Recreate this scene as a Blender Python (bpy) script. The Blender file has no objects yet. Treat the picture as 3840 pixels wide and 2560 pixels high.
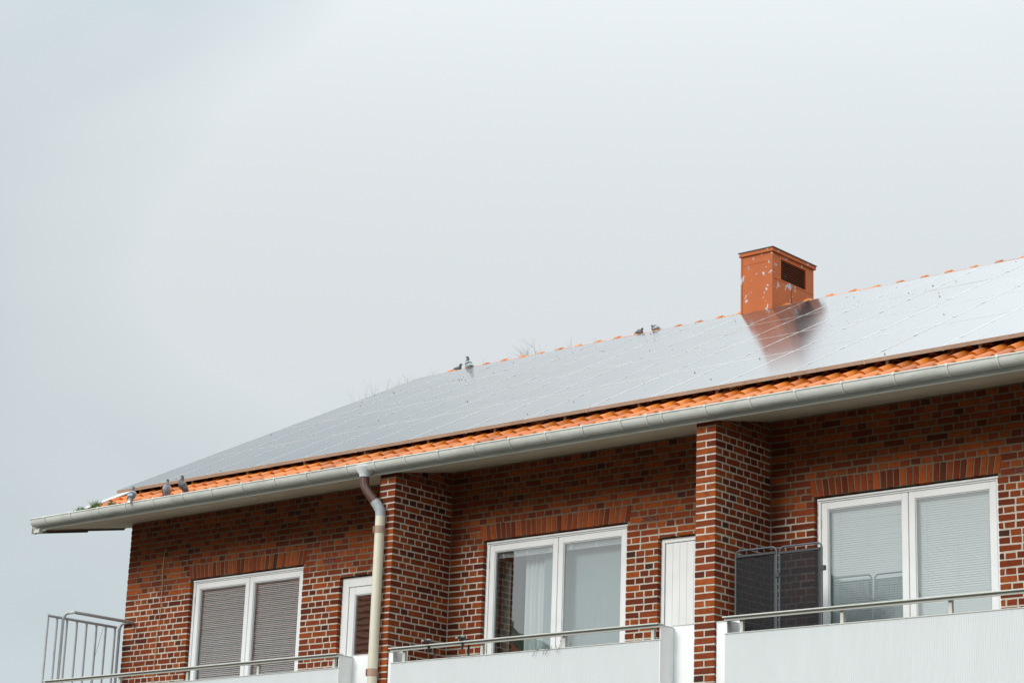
import bpy, bmesh, math, random
from mathutils import Vector, Matrix
rnd = random.Random(7)
S = bpy.context.scene
C = S.collection
R = math.radians

# ------------------------------------------------------------------ camera
CAM = Vector((23.4306, -19.0028, 1.652))
cam_d = bpy.data.cameras.new('camera')
cam = bpy.data.objects.new('camera', cam_d)
C.objects.link(cam)
cr = Vector((0.75749442, 0.65195963, 0.03392406))
cu = Vector((0.15529008, -0.23041239, 0.96062226))
cf = Vector((-0.63410346, 0.72239793, 0.27577897))
m = Matrix((( cr.x, cu.x, -cf.x, CAM.x), (cr.y, cu.y, -cf.y, CAM.y), (cr.z, cu.z, -cf.z, CAM.z), (0, 0, 0, 1)))
cam.matrix_world = m
cam_d.sensor_width = 36.0
cam_d.lens = 8322.7 / 3840 * 36
cam_d.clip_start = 0.5
cam_d.clip_end = 3000
S.camera = cam

# ------------------------------------------------------------------ sky, sun, exposure
SUN_EL, SUN_AZ = R(24), R(104)          # azimuth of the sun, counter-clockwise from +x: it stands front left, behind the cloud
to_sun = Vector((math.cos(SUN_EL) * math.cos(-SUN_AZ), math.cos(SUN_EL) * math.sin(-SUN_AZ), math.sin(SUN_EL)))
W = bpy.data.worlds.new('World')
S.world = W
W.use_nodes = True
nt = W.node_tree
nt.nodes.clear()
def N(t, kind, **kw):
    n = t.nodes.new(kind)
    for k, v in kw.items():
        setattr(n, k, v)
    return n
out = N(nt, 'ShaderNodeOutputWorld')
bg = N(nt, 'ShaderNodeBackground')
bg.inputs['Strength'].default_value = 0.1
sky = N(nt, 'ShaderNodeTexSky', sky_type='NISHITA', sun_disc=False)
sky.sun_elevation = SUN_EL
sky.sun_rotation = math.atan2(to_sun.x, to_sun.y)
sky.altitude = 20
sky.dust_density = 4.0
tc = N(nt, 'ShaderNodeTexCoord')
sep = N(nt, 'ShaderNodeSeparateXYZ')
nt.links.new(tc.outputs['Generated'], sep.inputs[0])
# overcast layer: brighter towards the zenith, soft cloud mottling in all directions
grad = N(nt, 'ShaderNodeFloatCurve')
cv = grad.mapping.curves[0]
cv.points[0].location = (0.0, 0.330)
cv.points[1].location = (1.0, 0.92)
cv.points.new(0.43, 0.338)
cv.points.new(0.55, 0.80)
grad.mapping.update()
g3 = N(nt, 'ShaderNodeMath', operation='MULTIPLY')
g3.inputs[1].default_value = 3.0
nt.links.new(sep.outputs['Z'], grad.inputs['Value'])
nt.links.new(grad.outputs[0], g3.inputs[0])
mp = N(nt, 'ShaderNodeMapping')
mp.inputs['Scale'].default_value = (1.0, 1.0, 1.5)
mp.inputs['Rotation'].default_value = (0.35, 0.2, 0.9)
mp.inputs['Location'].default_value = (3.378, 2.117, 8.365)
nt.links.new(tc.outputs['Generated'], mp.inputs[0])
no = N(nt, 'ShaderNodeTexNoise')
no.inputs['Scale'].default_value = 2.6
no.inputs['Detail'].default_value = 3.5
no.inputs['Roughness'].default_value = 0.42
no.inputs['Distortion'].default_value = 0.4
nt.links.new(mp.outputs[0], no.inputs['Vector'])
ramp = N(nt, 'ShaderNodeValToRGB')
ramp.color_ramp.elements[0].position = 0.33
ramp.color_ramp.elements[0].color = (5.35, 6.08, 6.38, 1)
ramp.color_ramp.elements[1].position = 0.56
ramp.color_ramp.elements[1].color = (7.15, 7.56, 7.70, 1)
nt.links.new(no.outputs['Fac'], ramp.inputs[0])
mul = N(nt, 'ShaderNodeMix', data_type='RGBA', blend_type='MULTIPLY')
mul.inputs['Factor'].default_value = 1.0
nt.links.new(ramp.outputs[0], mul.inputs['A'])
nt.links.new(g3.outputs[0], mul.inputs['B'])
mixs = N(nt, 'ShaderNodeMix', data_type='RGBA')
mixs.inputs['Factor'].default_value = 0.93
nt.links.new(sky.outputs[0], mixs.inputs['A'])
nt.links.new(mul.outputs['Result'], mixs.inputs['B'])
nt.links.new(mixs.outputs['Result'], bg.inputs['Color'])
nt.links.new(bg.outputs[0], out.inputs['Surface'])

sun_d = bpy.data.lights.new('sun', 'SUN')
sun_d.energy = 1.5
sun_d.angle = R(20)
sun_d.color = (1.0, 0.97, 0.93)
sun = bpy.data.objects.new('sun', sun_d)
C.objects.link(sun)
sun.rotation_euler = (-to_sun).to_track_quat('-Z', 'Y').to_euler()

vs = S.view_settings
vs.view_transform = 'Standard'
vs.look = 'None'
vs.exposure = 0.32
vs.gamma = 1.0
vs.use_curve_mapping = False
S.cycles.max_bounces = 10
S.cycles.transparent_max_bounces = 16
S.cycles.use_denoising = True

# ------------------------------------------------------------------ helpers
class MB:
    """collects shapes that become one mesh"""
    def __init__(self):
        self.v, self.f, self.c = [], [], []
    def add(self, vs_, fs, col=None):
        o = len(self.v)
        self.v += [tuple(p) for p in vs_]
        for f in fs:
            self.f.append(tuple(i + o for i in f))
            self.c.append(col)
    def box(self, x0, x1, y0, y1, z0, z1, col=None):
        self.add([(x0,y0,z0),(x1,y0,z0),(x1,y1,z0),(x0,y1,z0),(x0,y0,z1),(x1,y0,z1),(x1,y1,z1),(x0,y1,z1)],
                 [(0,3,2,1),(4,5,6,7),(0,1,5,4),(1,2,6,5),(2,3,7,6),(3,0,4,7)], col)
    def hexa(self, p, col=None):
        self.add(p, [(0,3,2,1),(4,5,6,7),(0,1,5,4),(1,2,6,5),(2,3,7,6),(3,0,4,7)], col)
    def bevbox(self, x0, x1, y0, y1, z0, z1, b=.004, jit=0., col=None, r=None):
        vs_ = []
        idx = {}
        for sx in (0, 1):
            for sy in (0, 1):
                for sz in (0, 1):
                    p = [(x0, x1)[sx], (y0, y1)[sy], (z0, z1)[sz]]
                    if jit:
                        p = [q + r.uniform(-jit, jit) for q in p]
                    dx, dy, dz = (b, -b)[sx], (b, -b)[sy], (b, -b)[sz]
                    for a, d in (('x', (0, dy, dz)), ('y', (dx, 0, dz)), ('z', (dx, dy, 0))):
                        idx[a, sx, sy, sz] = len(vs_)
                        vs_.append((p[0]+d[0], p[1]+d[1], p[2]+d[2]))
        fs = []
        for s in (0, 1):
            fl = (lambda q: q) if s else (lambda q: q[::-1])
            fs.append(fl([idx['x',s,0,0], idx['x',s,1,0], idx['x',s,1,1], idx['x',s,0,1]]))
            fs.append(fl([idx['y',0,s,0], idx['y',0,s,1], idx['y',1,s,1], idx['y',1,s,0]]))
            fs.append(fl([idx['z',0,0,s], idx['z',1,0,s], idx['z',1,1,s], idx['z',0,1,s]]))
        for a in (0, 1):
            for c in (0, 1):
                k = (a == c)
                q = [idx['x',a,c,0], idx['y',a,c,0], idx['y',a,c,1], idx['x',a,c,1]]
                fs.append(q[::-1] if k else q)
                q = [idx['x',a,0,c], idx['x',a,1,c], idx['z',a,1,c], idx['z',a,0,c]]
                fs.append(q[::-1] if not k else q)
                q = [idx['y',0,a,c], idx['z',0,a,c], idx['z',1,a,c], idx['y',1,a,c]]
                fs.append(q if k else q[::-1])
                for e in (0, 1):
                    t = [idx['x',a,c,e], idx['y',a,c,e], idx['z',a,c,e]]
                    fs.append(t if (a + c + e) % 2 else t[::-1])
        self.add(vs_, fs, col)
    def tube(self, pts, r, n=8, col=None, caps=True):
        pts = [Vector(p) for p in pts]
        rs = r if isinstance(r, (list, tuple)) else [r] * len(pts)
        rings = []
        up = None
        for i, p in enumerate(pts):
            if i == 0: t = pts[1] - p
            elif i == len(pts) - 1: t = p - pts[i-1]
            else: t = (pts[i+1] - p).normalized() + (p - pts[i-1]).normalized()
            t.normalize()
            if up is None:
                up = Vector((0,0,1)) if abs(t.z) < .9 else Vector((0,1,0))
            a = t.cross(up).normalized()
            b = a.cross(t).normalized()
            up = b
            rings.append([p + a * math.cos(2*math.pi*k/n) * rs[i] + b * math.sin(2*math.pi*k/n) * rs[i] for k in range(n)])
        vs_ = [q for ring in rings for q in ring]
        fs = []
        for i in range(len(rings)-1):
            for k in range(n):
                fs.append((i*n+k, i*n+(k+1) % n, (i+1)*n+(k+1) % n, (i+1)*n+k))
        if caps:
            fs.append(tuple(range(n))[::-1])
            fs.append(tuple((len(rings)-1)*n + k for k in range(n)))
        self.add(vs_, fs, col)
    def build(self, name, mat, parent=None, smooth=False, fix=True, origin=None):
        me = bpy.data.meshes.new(name)
        v = self.v
        if origin is not None:
            v = [(p[0]-origin[0], p[1]-origin[1], p[2]-origin[2]) for p in v]
        me.from_pydata(v, [], self.f)
        if any(c is not None for c in self.c):
            at = me.attributes.new('tint', 'FLOAT_COLOR', 'FACE')
            for i, c in enumerate(self.c):
                c = c or (1, 1, 1)
                at.data[i].color = (c[0], c[1], c[2], 1)
        if fix:
            bm = bmesh.new(); bm.from_mesh(me)
            bmesh.ops.recalc_face_normals(bm, faces=bm.faces)
            bm.to_mesh(me); bm.free()
        if smooth:
            for p in me.polygons: p.use_smooth = True
            if smooth != 'all':
                try: me.set_sharp_from_angle(angle=R(40))
                except Exception: pass
        for mm in (mat if isinstance(mat, (list, tuple)) else [mat]):
            me.materials.append(mm)
        o = bpy.data.objects.new(name, me)
        C.objects.link(o)
        if parent is not None: o.parent = parent
        if origin is not None: o.location = origin
        return o

def tag(o, label=None, cat=None, group=None, kind=None):
    if label: o['label'] = label
    if cat: o['category'] = cat
    if group: o['group'] = group
    if kind: o['kind'] = kind
    return o
def empty(name, loc=(0,0,0), label=None, cat=None, group=None):
    o = bpy.data.objects.new(name, None)
    o.empty_display_size = .2
    C.objects.link(o)
    o.location = loc
    return tag(o, label, cat, group)
def dup(o, parent, loc=None):
    c = o.copy()
    C.objects.link(c)
    c.parent = parent
    if loc is not None: c.location = loc
    return c

# ------------------------------------------------------------------ materials
def mat(name, col=(.5,.5,.5), rough=.6, metal=0., src=None, n1=None, n2=None, bump=None, ior=None, spec=None):
    """n1, n2: (scale, colour, low, high, strength) noise mixed over the base; scale may be a 3-tuple"""
    M = bpy.data.materials.new(name)
    M.use_nodes = True
    t = M.node_tree
    b = t.nodes['Principled BSDF']
    b.inputs['Roughness'].default_value = rough
    b.inputs['Metallic'].default_value = metal
    if ior: b.inputs['IOR'].default_value = ior
    if spec is not None: b.inputs['Specular IOR Level'].default_value = spec
    geo = N(t, 'ShaderNodeNewGeometry')
    if src == 'object':
        oi = N(t, 'ShaderNodeObjectInfo'); cur = oi.outputs['Color']
    elif src == 'attr':
        a = N(t, 'ShaderNodeAttribute', attribute_name='tint'); cur = a.outputs['Color']
    else:
        c = N(t, 'ShaderNodeRGB'); c.outputs[0].default_value = (*col, 1); cur = c.outputs[0]
    for nz in (n1, n2):
        if not nz: continue
        sc, cc, lo, hi, st = nz
        mp = N(t, 'ShaderNodeMapping')
        mp.inputs['Scale'].default_value = sc if isinstance(sc, tuple) else (sc, sc, sc)
        t.links.new(geo.outputs['Position'], mp.inputs[0])
        no = N(t, 'ShaderNodeTexNoise')
        no.inputs['Scale'].default_value = 1.0
        no.inputs['Detail'].default_value = 5.0
        no.inputs['Roughness'].default_value = .6
        t.links.new(mp.outputs[0], no.inputs['Vector'])
        mr = N(t, 'ShaderNodeMapRange')
        mr.inputs['From Min'].default_value = lo
        mr.inputs['From Max'].default_value = hi
        mr.inputs['To Max'].default_value = st
        t.links.new(no.outputs['Fac'], mr.inputs['Value'])
        mx = N(t, 'ShaderNodeMix', data_type='RGBA')
        t.links.new(mr.outputs[0], mx.inputs['Factor'])
        t.links.new(cur, mx.inputs['A'])
        mx.inputs['B'].default_value = (*cc, 1)
        cur = mx.outputs['Result']
    t.links.new(cur, b.inputs['Base Color'])
    if bump:
        sc, st, di = bump
        no = N(t, 'ShaderNodeTexNoise')
        no.inputs['Detail'].default_value = 4.0
        mp = N(t, 'ShaderNodeMapping')
        mp.inputs['Scale'].default_value = sc if isinstance(sc, tuple) else (sc, sc, sc)
        t.links.new(geo.outputs['Position'], mp.inputs[0])
        t.links.new(mp.outputs[0], no.inputs['Vector'])
        no.inputs['Scale'].default_value = 1.0
        bp = N(t, 'ShaderNodeBump')
        bp.inputs['Strength'].default_value = st
        bp.inputs['Distance'].default_value = di
        t.links.new(no.outputs['Fac'], bp.inputs['Height'])
        t.links.new(bp.outputs[0], b.inputs['Normal'])
    return M

BR_N1 = ((17., 17., 26.), (.075, .022, .013), .50, .74, .7)
BR_N2 = ((55., 55., 90.), (.42, .13, .055), .58, .80, .35)
brick_mat = mat('brick_single', src='object', rough=.88, spec=.2, n1=BR_N1, n2=BR_N2, bump=(60., .5, .004))
brick_joined = mat('brick_joined', src='attr', rough=.88, spec=.2, n1=BR_N1, n2=BR_N2, bump=(60., .5, .004))
terracotta = mat('terracotta_single', src='object', rough=.5, spec=.28, n1=(9., (.30,.085,.03), .50, .78, .55), n2=(30., (.16,.06,.035), .62, .80, .6), bump=(40., .2, .003))
terracotta_joined = mat('terracotta_joined', src='attr', rough=.5, spec=.28, n1=(9., (.30,.085,.03), .50, .78, .55), n2=(30., (.16,.06,.035), .62, .80, .6))

def mortar_mat():
    M = mat('mortar', (.56, .51, .43), .95, n1=(7., (.36, .32, .26), .45, .75, .7), n2=(40., (.30,.27,.22), .5, .8, .5), bump=(90., .5, .004))
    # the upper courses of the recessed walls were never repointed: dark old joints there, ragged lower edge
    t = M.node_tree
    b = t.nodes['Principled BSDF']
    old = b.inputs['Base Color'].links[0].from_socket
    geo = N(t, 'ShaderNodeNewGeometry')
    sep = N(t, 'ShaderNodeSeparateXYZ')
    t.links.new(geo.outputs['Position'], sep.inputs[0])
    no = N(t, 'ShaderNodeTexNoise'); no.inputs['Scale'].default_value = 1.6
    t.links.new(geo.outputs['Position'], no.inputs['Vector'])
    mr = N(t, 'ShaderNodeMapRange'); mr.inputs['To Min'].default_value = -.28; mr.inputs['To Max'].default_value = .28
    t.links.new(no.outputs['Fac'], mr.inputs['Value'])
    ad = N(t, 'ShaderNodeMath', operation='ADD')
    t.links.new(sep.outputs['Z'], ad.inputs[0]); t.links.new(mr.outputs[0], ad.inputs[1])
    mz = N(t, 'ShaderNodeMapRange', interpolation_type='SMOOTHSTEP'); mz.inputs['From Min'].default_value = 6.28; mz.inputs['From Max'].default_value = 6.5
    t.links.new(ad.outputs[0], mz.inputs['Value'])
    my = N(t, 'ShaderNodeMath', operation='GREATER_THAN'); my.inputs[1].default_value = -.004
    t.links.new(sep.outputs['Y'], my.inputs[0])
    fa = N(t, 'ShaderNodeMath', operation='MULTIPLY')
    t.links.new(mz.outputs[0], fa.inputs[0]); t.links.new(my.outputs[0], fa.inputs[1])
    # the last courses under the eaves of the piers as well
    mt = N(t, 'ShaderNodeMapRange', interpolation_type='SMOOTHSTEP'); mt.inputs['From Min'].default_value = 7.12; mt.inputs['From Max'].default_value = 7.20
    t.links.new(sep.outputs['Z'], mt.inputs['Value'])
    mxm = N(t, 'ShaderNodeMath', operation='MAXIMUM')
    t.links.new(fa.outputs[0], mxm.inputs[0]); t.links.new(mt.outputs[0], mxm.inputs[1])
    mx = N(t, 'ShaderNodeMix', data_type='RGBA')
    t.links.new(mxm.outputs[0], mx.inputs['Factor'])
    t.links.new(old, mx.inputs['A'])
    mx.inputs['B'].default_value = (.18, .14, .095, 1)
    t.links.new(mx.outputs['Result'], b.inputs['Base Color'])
    return M
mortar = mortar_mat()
soffit_m = mat('soffit_board', (.63, .56, .41), .8, n1=((3., 60., 3.), (.44, .39, .31), .42, .72, .6), n2=(2.2, (.40, .35, .27), .55, .8, .4))
fascia_m = mat('fascia_paint', (.70, .71, .66), .55, n1=((2.5, 2.5, 7.), (.38, .40, .30), .48, .78, .5), n2=(25., (.45,.44,.36), .6, .8, .4))
gutter_m = mat('gutter_paint', (.66, .675, .63), .42, n1=((3., 6., 6.), (.36, .39, .33), .46, .72, .6), n2=((22., 22., 40.), (.20, .22, .17), .62, .80, .6))
white = mat('white_paint', (.84, .855, .855), .45, n1=(3., (.70, .72, .71), .45, .8, .6), n2=(30., (.60,.60,.57), .62, .82, .35))
sheet_white = mat('corrugated_white', (.615, .645, .648), .5, n1=((4., 4., .9), (.57, .605, .605), .42, .75, .7), n2=((60., 60., 22.), (.45, .46, .44), .70, .80, .5))
rail_m = mat('rail_paint', (.58, .59, .54), .45, n1=((5., 5., 5.), (.46, .46, .40), .5, .75, .5), n2=((26., 26., 26.), (.26, .14, .07), .66, .76, .8))
grey_tube = mat('grey_tube_paint', (.47, .49, .50), .45, n1=(8., (.38, .39, .39), .45, .75, .6), n2=((30., 30., 9.), (.26, .13, .06), .60, .72, .85))
cream_pipe = mat('cream_pipe', (.66, .62, .49), .4, n1=(4., (.55, .51, .40), .45, .8, .6))
brown_pipe = mat('brown_pipe', (.10, .045, .035), .28, n1=(12., (.16, .09, .075), .5, .8, .6))
grey_pipe = mat('grey_pipe', (.38, .40, .41), .45, n1=(10., (.27, .28, .28), .45, .8, .6))
band_m = mat('pipe_band', (.40, .25, .17), .6, n1=(25., (.30, .32, .33), .55, .62, .8))
funnel_m = mat('white_funnel', (.74, .77, .78), .4, n1=(6., (.62, .65, .65), .45, .8, .5))
wood_dark = mat('brown_board', (.11, .066, .045), .7, n1=((4., 50., 50.), (.055, .033, .024), .4, .7, .7))
chim_m = None
black_m = mat('black_metal', (.025, .028, .032), .4, n1=(30., (.05, .052, .055), .45, .8, .6))
screen_tube = mat('slate_tube', (.075, .095, .108), .4)
frame_alu = mat('panel_frame', (.44, .38, .31), .55, n1=((3., 9., 9.), (.34, .27, .20), .42, .7, .7), n2=((14., 40., 40.), (.26, .19, .055), .56, .70, .75))
alu = mat('aluminium', (.74, .76, .78), .32, metal=.8, n1=(14., (.55, .57, .58), .45, .8, .5))
curtain_m = mat('white_curtain', (.78, .80, .78), .85)
sky_sheet_m = mat('reflected_sky_grey', (.40, .455, .46), .9)  # grey of the sky reflection, painted on the added sheet
curtain_g = mat('olive_curtain', (.24, .24, .19), .9)
room_m = mat('room_paint', (.20, .20, .19), .9)
slat_m = mat('blind_slat', (.87, .87, .86), .4)
ground_m = mat('meadow', (.06, .06, .05), .95, n1=(.4, (.10, .095, .085), .4, .7, .7))
cable_m = mat('cable', (.55, .38, .22), .6)
twig_m = mat('twig', (.10, .085, .07), .9)
twig_haze = mat('hazed_twig', (.30, .295, .29), .9)  # paler than the bark: haze put into the crown colour
bark_m = mat('bark', (.17, .155, .15), .9, n1=(6., (.11, .10, .09), .4, .7, .7))
grass_m = mat('grass_blade', (.075, .14, .025), .6, src='attr')
flash_m = mat('verge_metal', (.70, .72, .73), .4, n1=(6., (.58, .6, .6), .45, .8, .6))
feather = mat('feather', src='attr', rough=.6, n1=(70., (.06, .065, .07), .55, .75, .35))
leg_m = mat('pigeon_leg', (.35, .08, .07), .6)
eye_m = mat('pigeon_eye', (.30, .07, .01), .2)

def chimney_mat():
    M = mat('peeling_orange_paint', (.44, .108, .024), .5, spec=.25, n1=(3., (.36, .085, .020), .42, .72, .7), n2=(26., (.36, .10, .045), .6, .8, .5), bump=(12., .12, .01))
    t = M.node_tree
    b = t.nodes['Principled BSDF']
    old = b.inputs['Base Color'].links[0].from_socket
    geo = N(t, 'ShaderNodeNewGeometry')
    mp = N(t, 'ShaderNodeMapping'); mp.inputs['Scale'].default_value = (15., 15., 10.); mp.inputs['Location'].default_value = (3.1, 0.4, 1.7)
    t.links.new(geo.outputs['Position'], mp.inputs[0])
    no = N(t, 'ShaderNodeTexNoise'); no.inputs['Scale'].default_value = 1.; no.inputs['Detail'].default_value = 3.5; no.inputs['Roughness'].default_value = .55
    t.links.new(mp.outputs[0], no.inputs['Vector'])
    big = N(t, 'ShaderNodeTexNoise'); big.inputs['Scale'].default_value = 4.2; big.inputs['Detail'].default_value = 1.
    t.links.new(geo.outputs['Position'], big.inputs['Vector'])
    ad = N(t, 'ShaderNodeMath', operation='MULTIPLY_ADD')
    t.links.new(big.outputs['Fac'], ad.inputs[0]); ad.inputs[1].default_value = .55
    t.links.new(no.outputs['Fac'], ad.inputs[2])
    th = N(t, 'ShaderNodeMapRange'); th.inputs['From Min'].default_value = .936; th.inputs['From Max'].default_value = .943
    t.links.new(ad.outputs[0], th.inputs['Value'])
    mx = N(t, 'ShaderNodeMix', data_type='RGBA')
    t.links.new(th.outputs[0], mx.inputs['Factor'])
    t.links.new(old, mx.inputs['A'])
    mx.inputs['B'].default_value = (.42, .46, .49, 1)
    t.links.new(mx.outputs['Result'], b.inputs['Base Color'])
    return M
chim_m = chimney_mat()

def glass_mat(name, ior, tint=(.935, .975, .985)):
    M = bpy.data.materials.new(name)
    M.use_nodes = True
    t = M.node_tree
    t.nodes.clear()
    o = N(t, 'ShaderNodeOutputMaterial')
    mx = N(t, 'ShaderNodeMixShader')
    fr = N(t, 'ShaderNodeFresnel'); fr.inputs['IOR'].default_value = ior
    tr = N(t, 'ShaderNodeBsdfTransparent'); tr.inputs['Color'].default_value = (*tint, 1)
    gl = N(t, 'ShaderNodeBsdfGlossy'); gl.inputs['Roughness'].default_value = 0.012
    geo = N(t, 'ShaderNodeNewGeometry')
    no = N(t, 'ShaderNodeTexNoise'); no.inputs['Scale'].default_value = 2.2
    t.links.new(geo.outputs['Position'], no.inputs['Vector'])
    bp = N(t, 'ShaderNodeBump'); bp.inputs['Strength'].default_value = .02; bp.inputs['Distance'].default_value = .02
    t.links.new(no.outputs['Fac'], bp.inputs['Height'])
    t.links.new(bp.outputs[0], gl.inputs['Normal'])
    io = N(t, 'ShaderNodeMapRange'); io.inputs['To Min'].default_value = ior; io.inputs['To Max'].default_value = 1 / ior   # the same reflectance on both faces of the thin pane
    t.links.new(geo.outputs['Backfacing'], io.inputs['Value']); t.links.new(io.outputs[0], fr.inputs['IOR'])
    t.links.new(fr.outputs[0], mx.inputs[0]); t.links.new(tr.outputs[0], mx.inputs[1]); t.links.new(gl.outputs[0], mx.inputs[2])
    t.links.new(mx.outputs[0], o.inputs['Surface'])
    return M
glass_m = glass_mat('window_glass', 2.75)

def mesh_fabric():
    M = bpy.data.materials.new('screen_mesh')
    M.use_nodes = True
    t = M.node_tree
    b = t.nodes['Principled BSDF']
    b.inputs['Roughness'].default_value = .7
    b.inputs['Base Color'].default_value = (.016, .017, .019, 1)
    b.inputs['Specular IOR Level'].default_value = .15
    tr = N(t, 'ShaderNodeBsdfTransparent')
    mx = N(t, 'ShaderNodeMixShader')
    geo = N(t, 'ShaderNodeNewGeometry')
    mp = N(t, 'ShaderNodeMapping'); mp.inputs['Scale'].default_value = (120., 1., 3.)
    t.links.new(geo.outputs['Position'], mp.inputs[0])
    no = N(t, 'ShaderNodeTexNoise'); no.inputs['Scale'].default_value = 1.
    t.links.new(mp.outputs[0], no.inputs['Vector'])
    mr = N(t, 'ShaderNodeMapRange'); mr.inputs['From Min'].default_value = .3; mr.inputs['From Max'].default_value = .7
    mr.inputs['To Min'].default_value = .04; mr.inputs['To Max'].default_value = .14
    t.links.new(no.outputs['Fac'], mr.inputs['Value'])
    t.links.new(mr.outputs[0], mx.inputs[0]); t.links.new(b.outputs[0], mx.inputs[1]); t.links.new(tr.outputs[0], mx.inputs[2])
    t.links.new(mx.outputs[0], t.nodes['Material Output'].inputs['Surface'])
    return M
mesh_m = mesh_fabric()

def panel_glass():
    M = bpy.data.materials.new('solar_cells')
    M.use_nodes = True
    t = M.node_tree
    b = t.nodes['Principled BSDF']
    b.inputs['Roughness'].default_value = .10
    b.inputs['IOR'].default_value = 1.5
    tcn = N(t, 'ShaderNodeTexCoord')
    sep = N(t, 'ShaderNodeSeparateXYZ')
    t.links.new(tcn.outputs['Object'], sep.inputs[0])
    # thin pale busbars and cell gaps printed on the dark cells
    def lines(sock, period, width, off=0.):
        a = N(t, 'ShaderNodeMath', operation='ADD'); a.inputs[1].default_value = off + 100 * period
        t.links.new(sock, a.inputs[0])
        mo = N(t, 'ShaderNodeMath', operation='MODULO'); mo.inputs[1].default_value = period
        t.links.new(a.outputs[0], mo.inputs[0])
        lt = N(t, 'ShaderNodeMath', operation='LESS_THAN'); lt.inputs[1].default_value = width
        t.links.new(mo.outputs[0], lt.inputs[0])
        return lt.outputs[0]
    l1 = lines(sep.outputs['Y'], .0515, .0040)
    l2 = lines(sep.outputs['X'], .1425, .0035)
    mxm = N(t, 'ShaderNodeMath', operation='MAXIMUM')
    t.links.new(l1, mxm.inputs[0]); t.links.new(l2, mxm.inputs[1])
    mx = N(t, 'ShaderNodeMix', data_type='RGBA')
    t.links.new(mxm.outputs[0], mx.inputs['Factor'])
    mx.inputs['A'].default_value = (.016, .015, .019, 1)
    mx.inputs['B'].default_value = (.22, .21, .21, 1)
    t.links.new(mx.outputs['Result'], b.inputs['Base Color'])
    geo = N(t, 'ShaderNodeNewGeometry')
    no = N(t, 'ShaderNodeTexNoise'); no.inputs['Scale'].default_value = 1.3; no.inputs['Detail'].default_value = 3.
    t.links.new(geo.outputs['Position'], no.inputs['Vector'])
    mr = N(t, 'ShaderNodeMapRange'); mr.inputs['To Min'].default_value = .11; mr.inputs['To Max'].default_value = .15
    t.links.new(no.outputs['Fac'], mr.inputs['Value'])
    b.inputs['Specular IOR Level'].default_value = 0.0
    b.inputs['Roughness'].default_value = .5
    gl = N(t, 'ShaderNodeBsdfGlossy')
    gl.inputs['Color'].default_value = (.98, .99, 1, 1)
    t.links.new(mr.outputs[0], gl.inputs['Roughness'])
    fr = N(t, 'ShaderNodeFresnel'); fr.inputs['IOR'].default_value = 1.5
    sc = N(t, 'ShaderNodeMath', operation='MULTIPLY'); sc.inputs[1].default_value = 1.0
    t.links.new(fr.outputs[0], sc.inputs[0])
    mxs = N(t, 'ShaderNodeMixShader')
    t.links.new(sc.outputs[0], mxs.inputs[0]); t.links.new(b.outputs[0], mxs.inputs[1]); t.links.new(gl.outputs[0], mxs.inputs[2])
    t.links.new(mxs.outputs[0], t.nodes['Material Output'].inputs['Surface'])
    return M
cell_m = panel_glass()

# ------------------------------------------------------------------ dimensions of the place
Z0 = 4.56                                   # bottom joint of course 0
CH = .075                                   # one brick course
def soffit_z(y): return 7.42 + (y if y < 0 else 0) * .192
P1a, P1b = 5.648, 5.896                     # pier faces in x
P2a, P2b = 10.193, 10.441
P3a, P3b = 14.74, 14.99
PD1, PD2 = .979, .988                       # pier depths
XE = 18.5                                   # right end of what is built
WIN = [(1.295, 3.412), (6.425, 8.535), (10.985, 13.098)]
WTOP, ARCH, WBOT = 6.540, 6.735, 4.66
DOOR = [(4.072, 5.02), (8.972, 9.92), (13.53, 14.48)]
DTOP = 6.318
ALPHA = .4622
ca, sa, ta = math.cos(ALPHA), math.sin(ALPHA), math.tan(ALPHA)
EY, EZ = -1.12, 7.312                        # eave point of the tile base plane
RY = 5.30                                   # ridge
def roof_pt(x, s, h): return (x, EY + s * ca - h * sa, EZ + s * sa + h * ca)
SRIDGE = (RY - EY) / ca

# ------------------------------------------------------------------ ground
g = MB(); g.add([(-900,-900,0),(900,-900,0),(900,900,0),(-900,900,0)], [(0,1,2,3)])
tag(g.build('ground', ground_m, fix=False), kind='structure')

# ------------------------------------------------------------------ the brick building
B = empty('brick_building', (7, 4, 0), 'long red brick apartment building with white windows, balconies and an orange tiled roof', 'building')
B.location = (0, 0, 0)
# walls (mortar faced cores, bricks stand 7 mm proud of them)
w = MB()
MY = .004
def wall_run(x0, x1, ops):
    ops = sorted(ops)
    x = x0
    for (a, b, zb, zt) in ops:
        w.box(x, a - .007, MY, .30, 0, 7.62)
        w.box(a - .007, b + .007, MY, .30, zt + .007, 7.62)
        w.box(a - .007, b + .007, MY, .30, 0, zb)
        x = b + .007
    w.box(x, x1, MY, .30, 0, 7.62)
op = [[(WIN[i][0], WIN[i][1], WBOT, WTOP), (DOOR[i][0], DOOR[i][1], 4.1, DTOP)] for i in range(3)]
VENT = [(3.752, 3.962), (8.748, 8.955), (13.285, 13.497)]
VN = 26                                      # the air bricks sit in this course
for i in range(3):
    op[i].append((VENT[i][0], VENT[i][1], Z0 + CH * VN + .006, Z0 + CH * (VN + 1) - .012))
wall_run(.007, P1a + .1, op[0])
wall_run(P1a + .1, P2a + .1, op[1])
wall_run(P2a + .1, P3a + .1, op[2])
wall_run(P3a + .1, XE, [])
w.box(.007, .30, .30, 11.3, 0, 7.62)
w.box(XE - .3, XE, .30, 11.3, 0, 7.62)
w.box(.007, XE, 11.3, 11.6, 0, 7.62)
w.build('wall', mortar, B)
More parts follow.
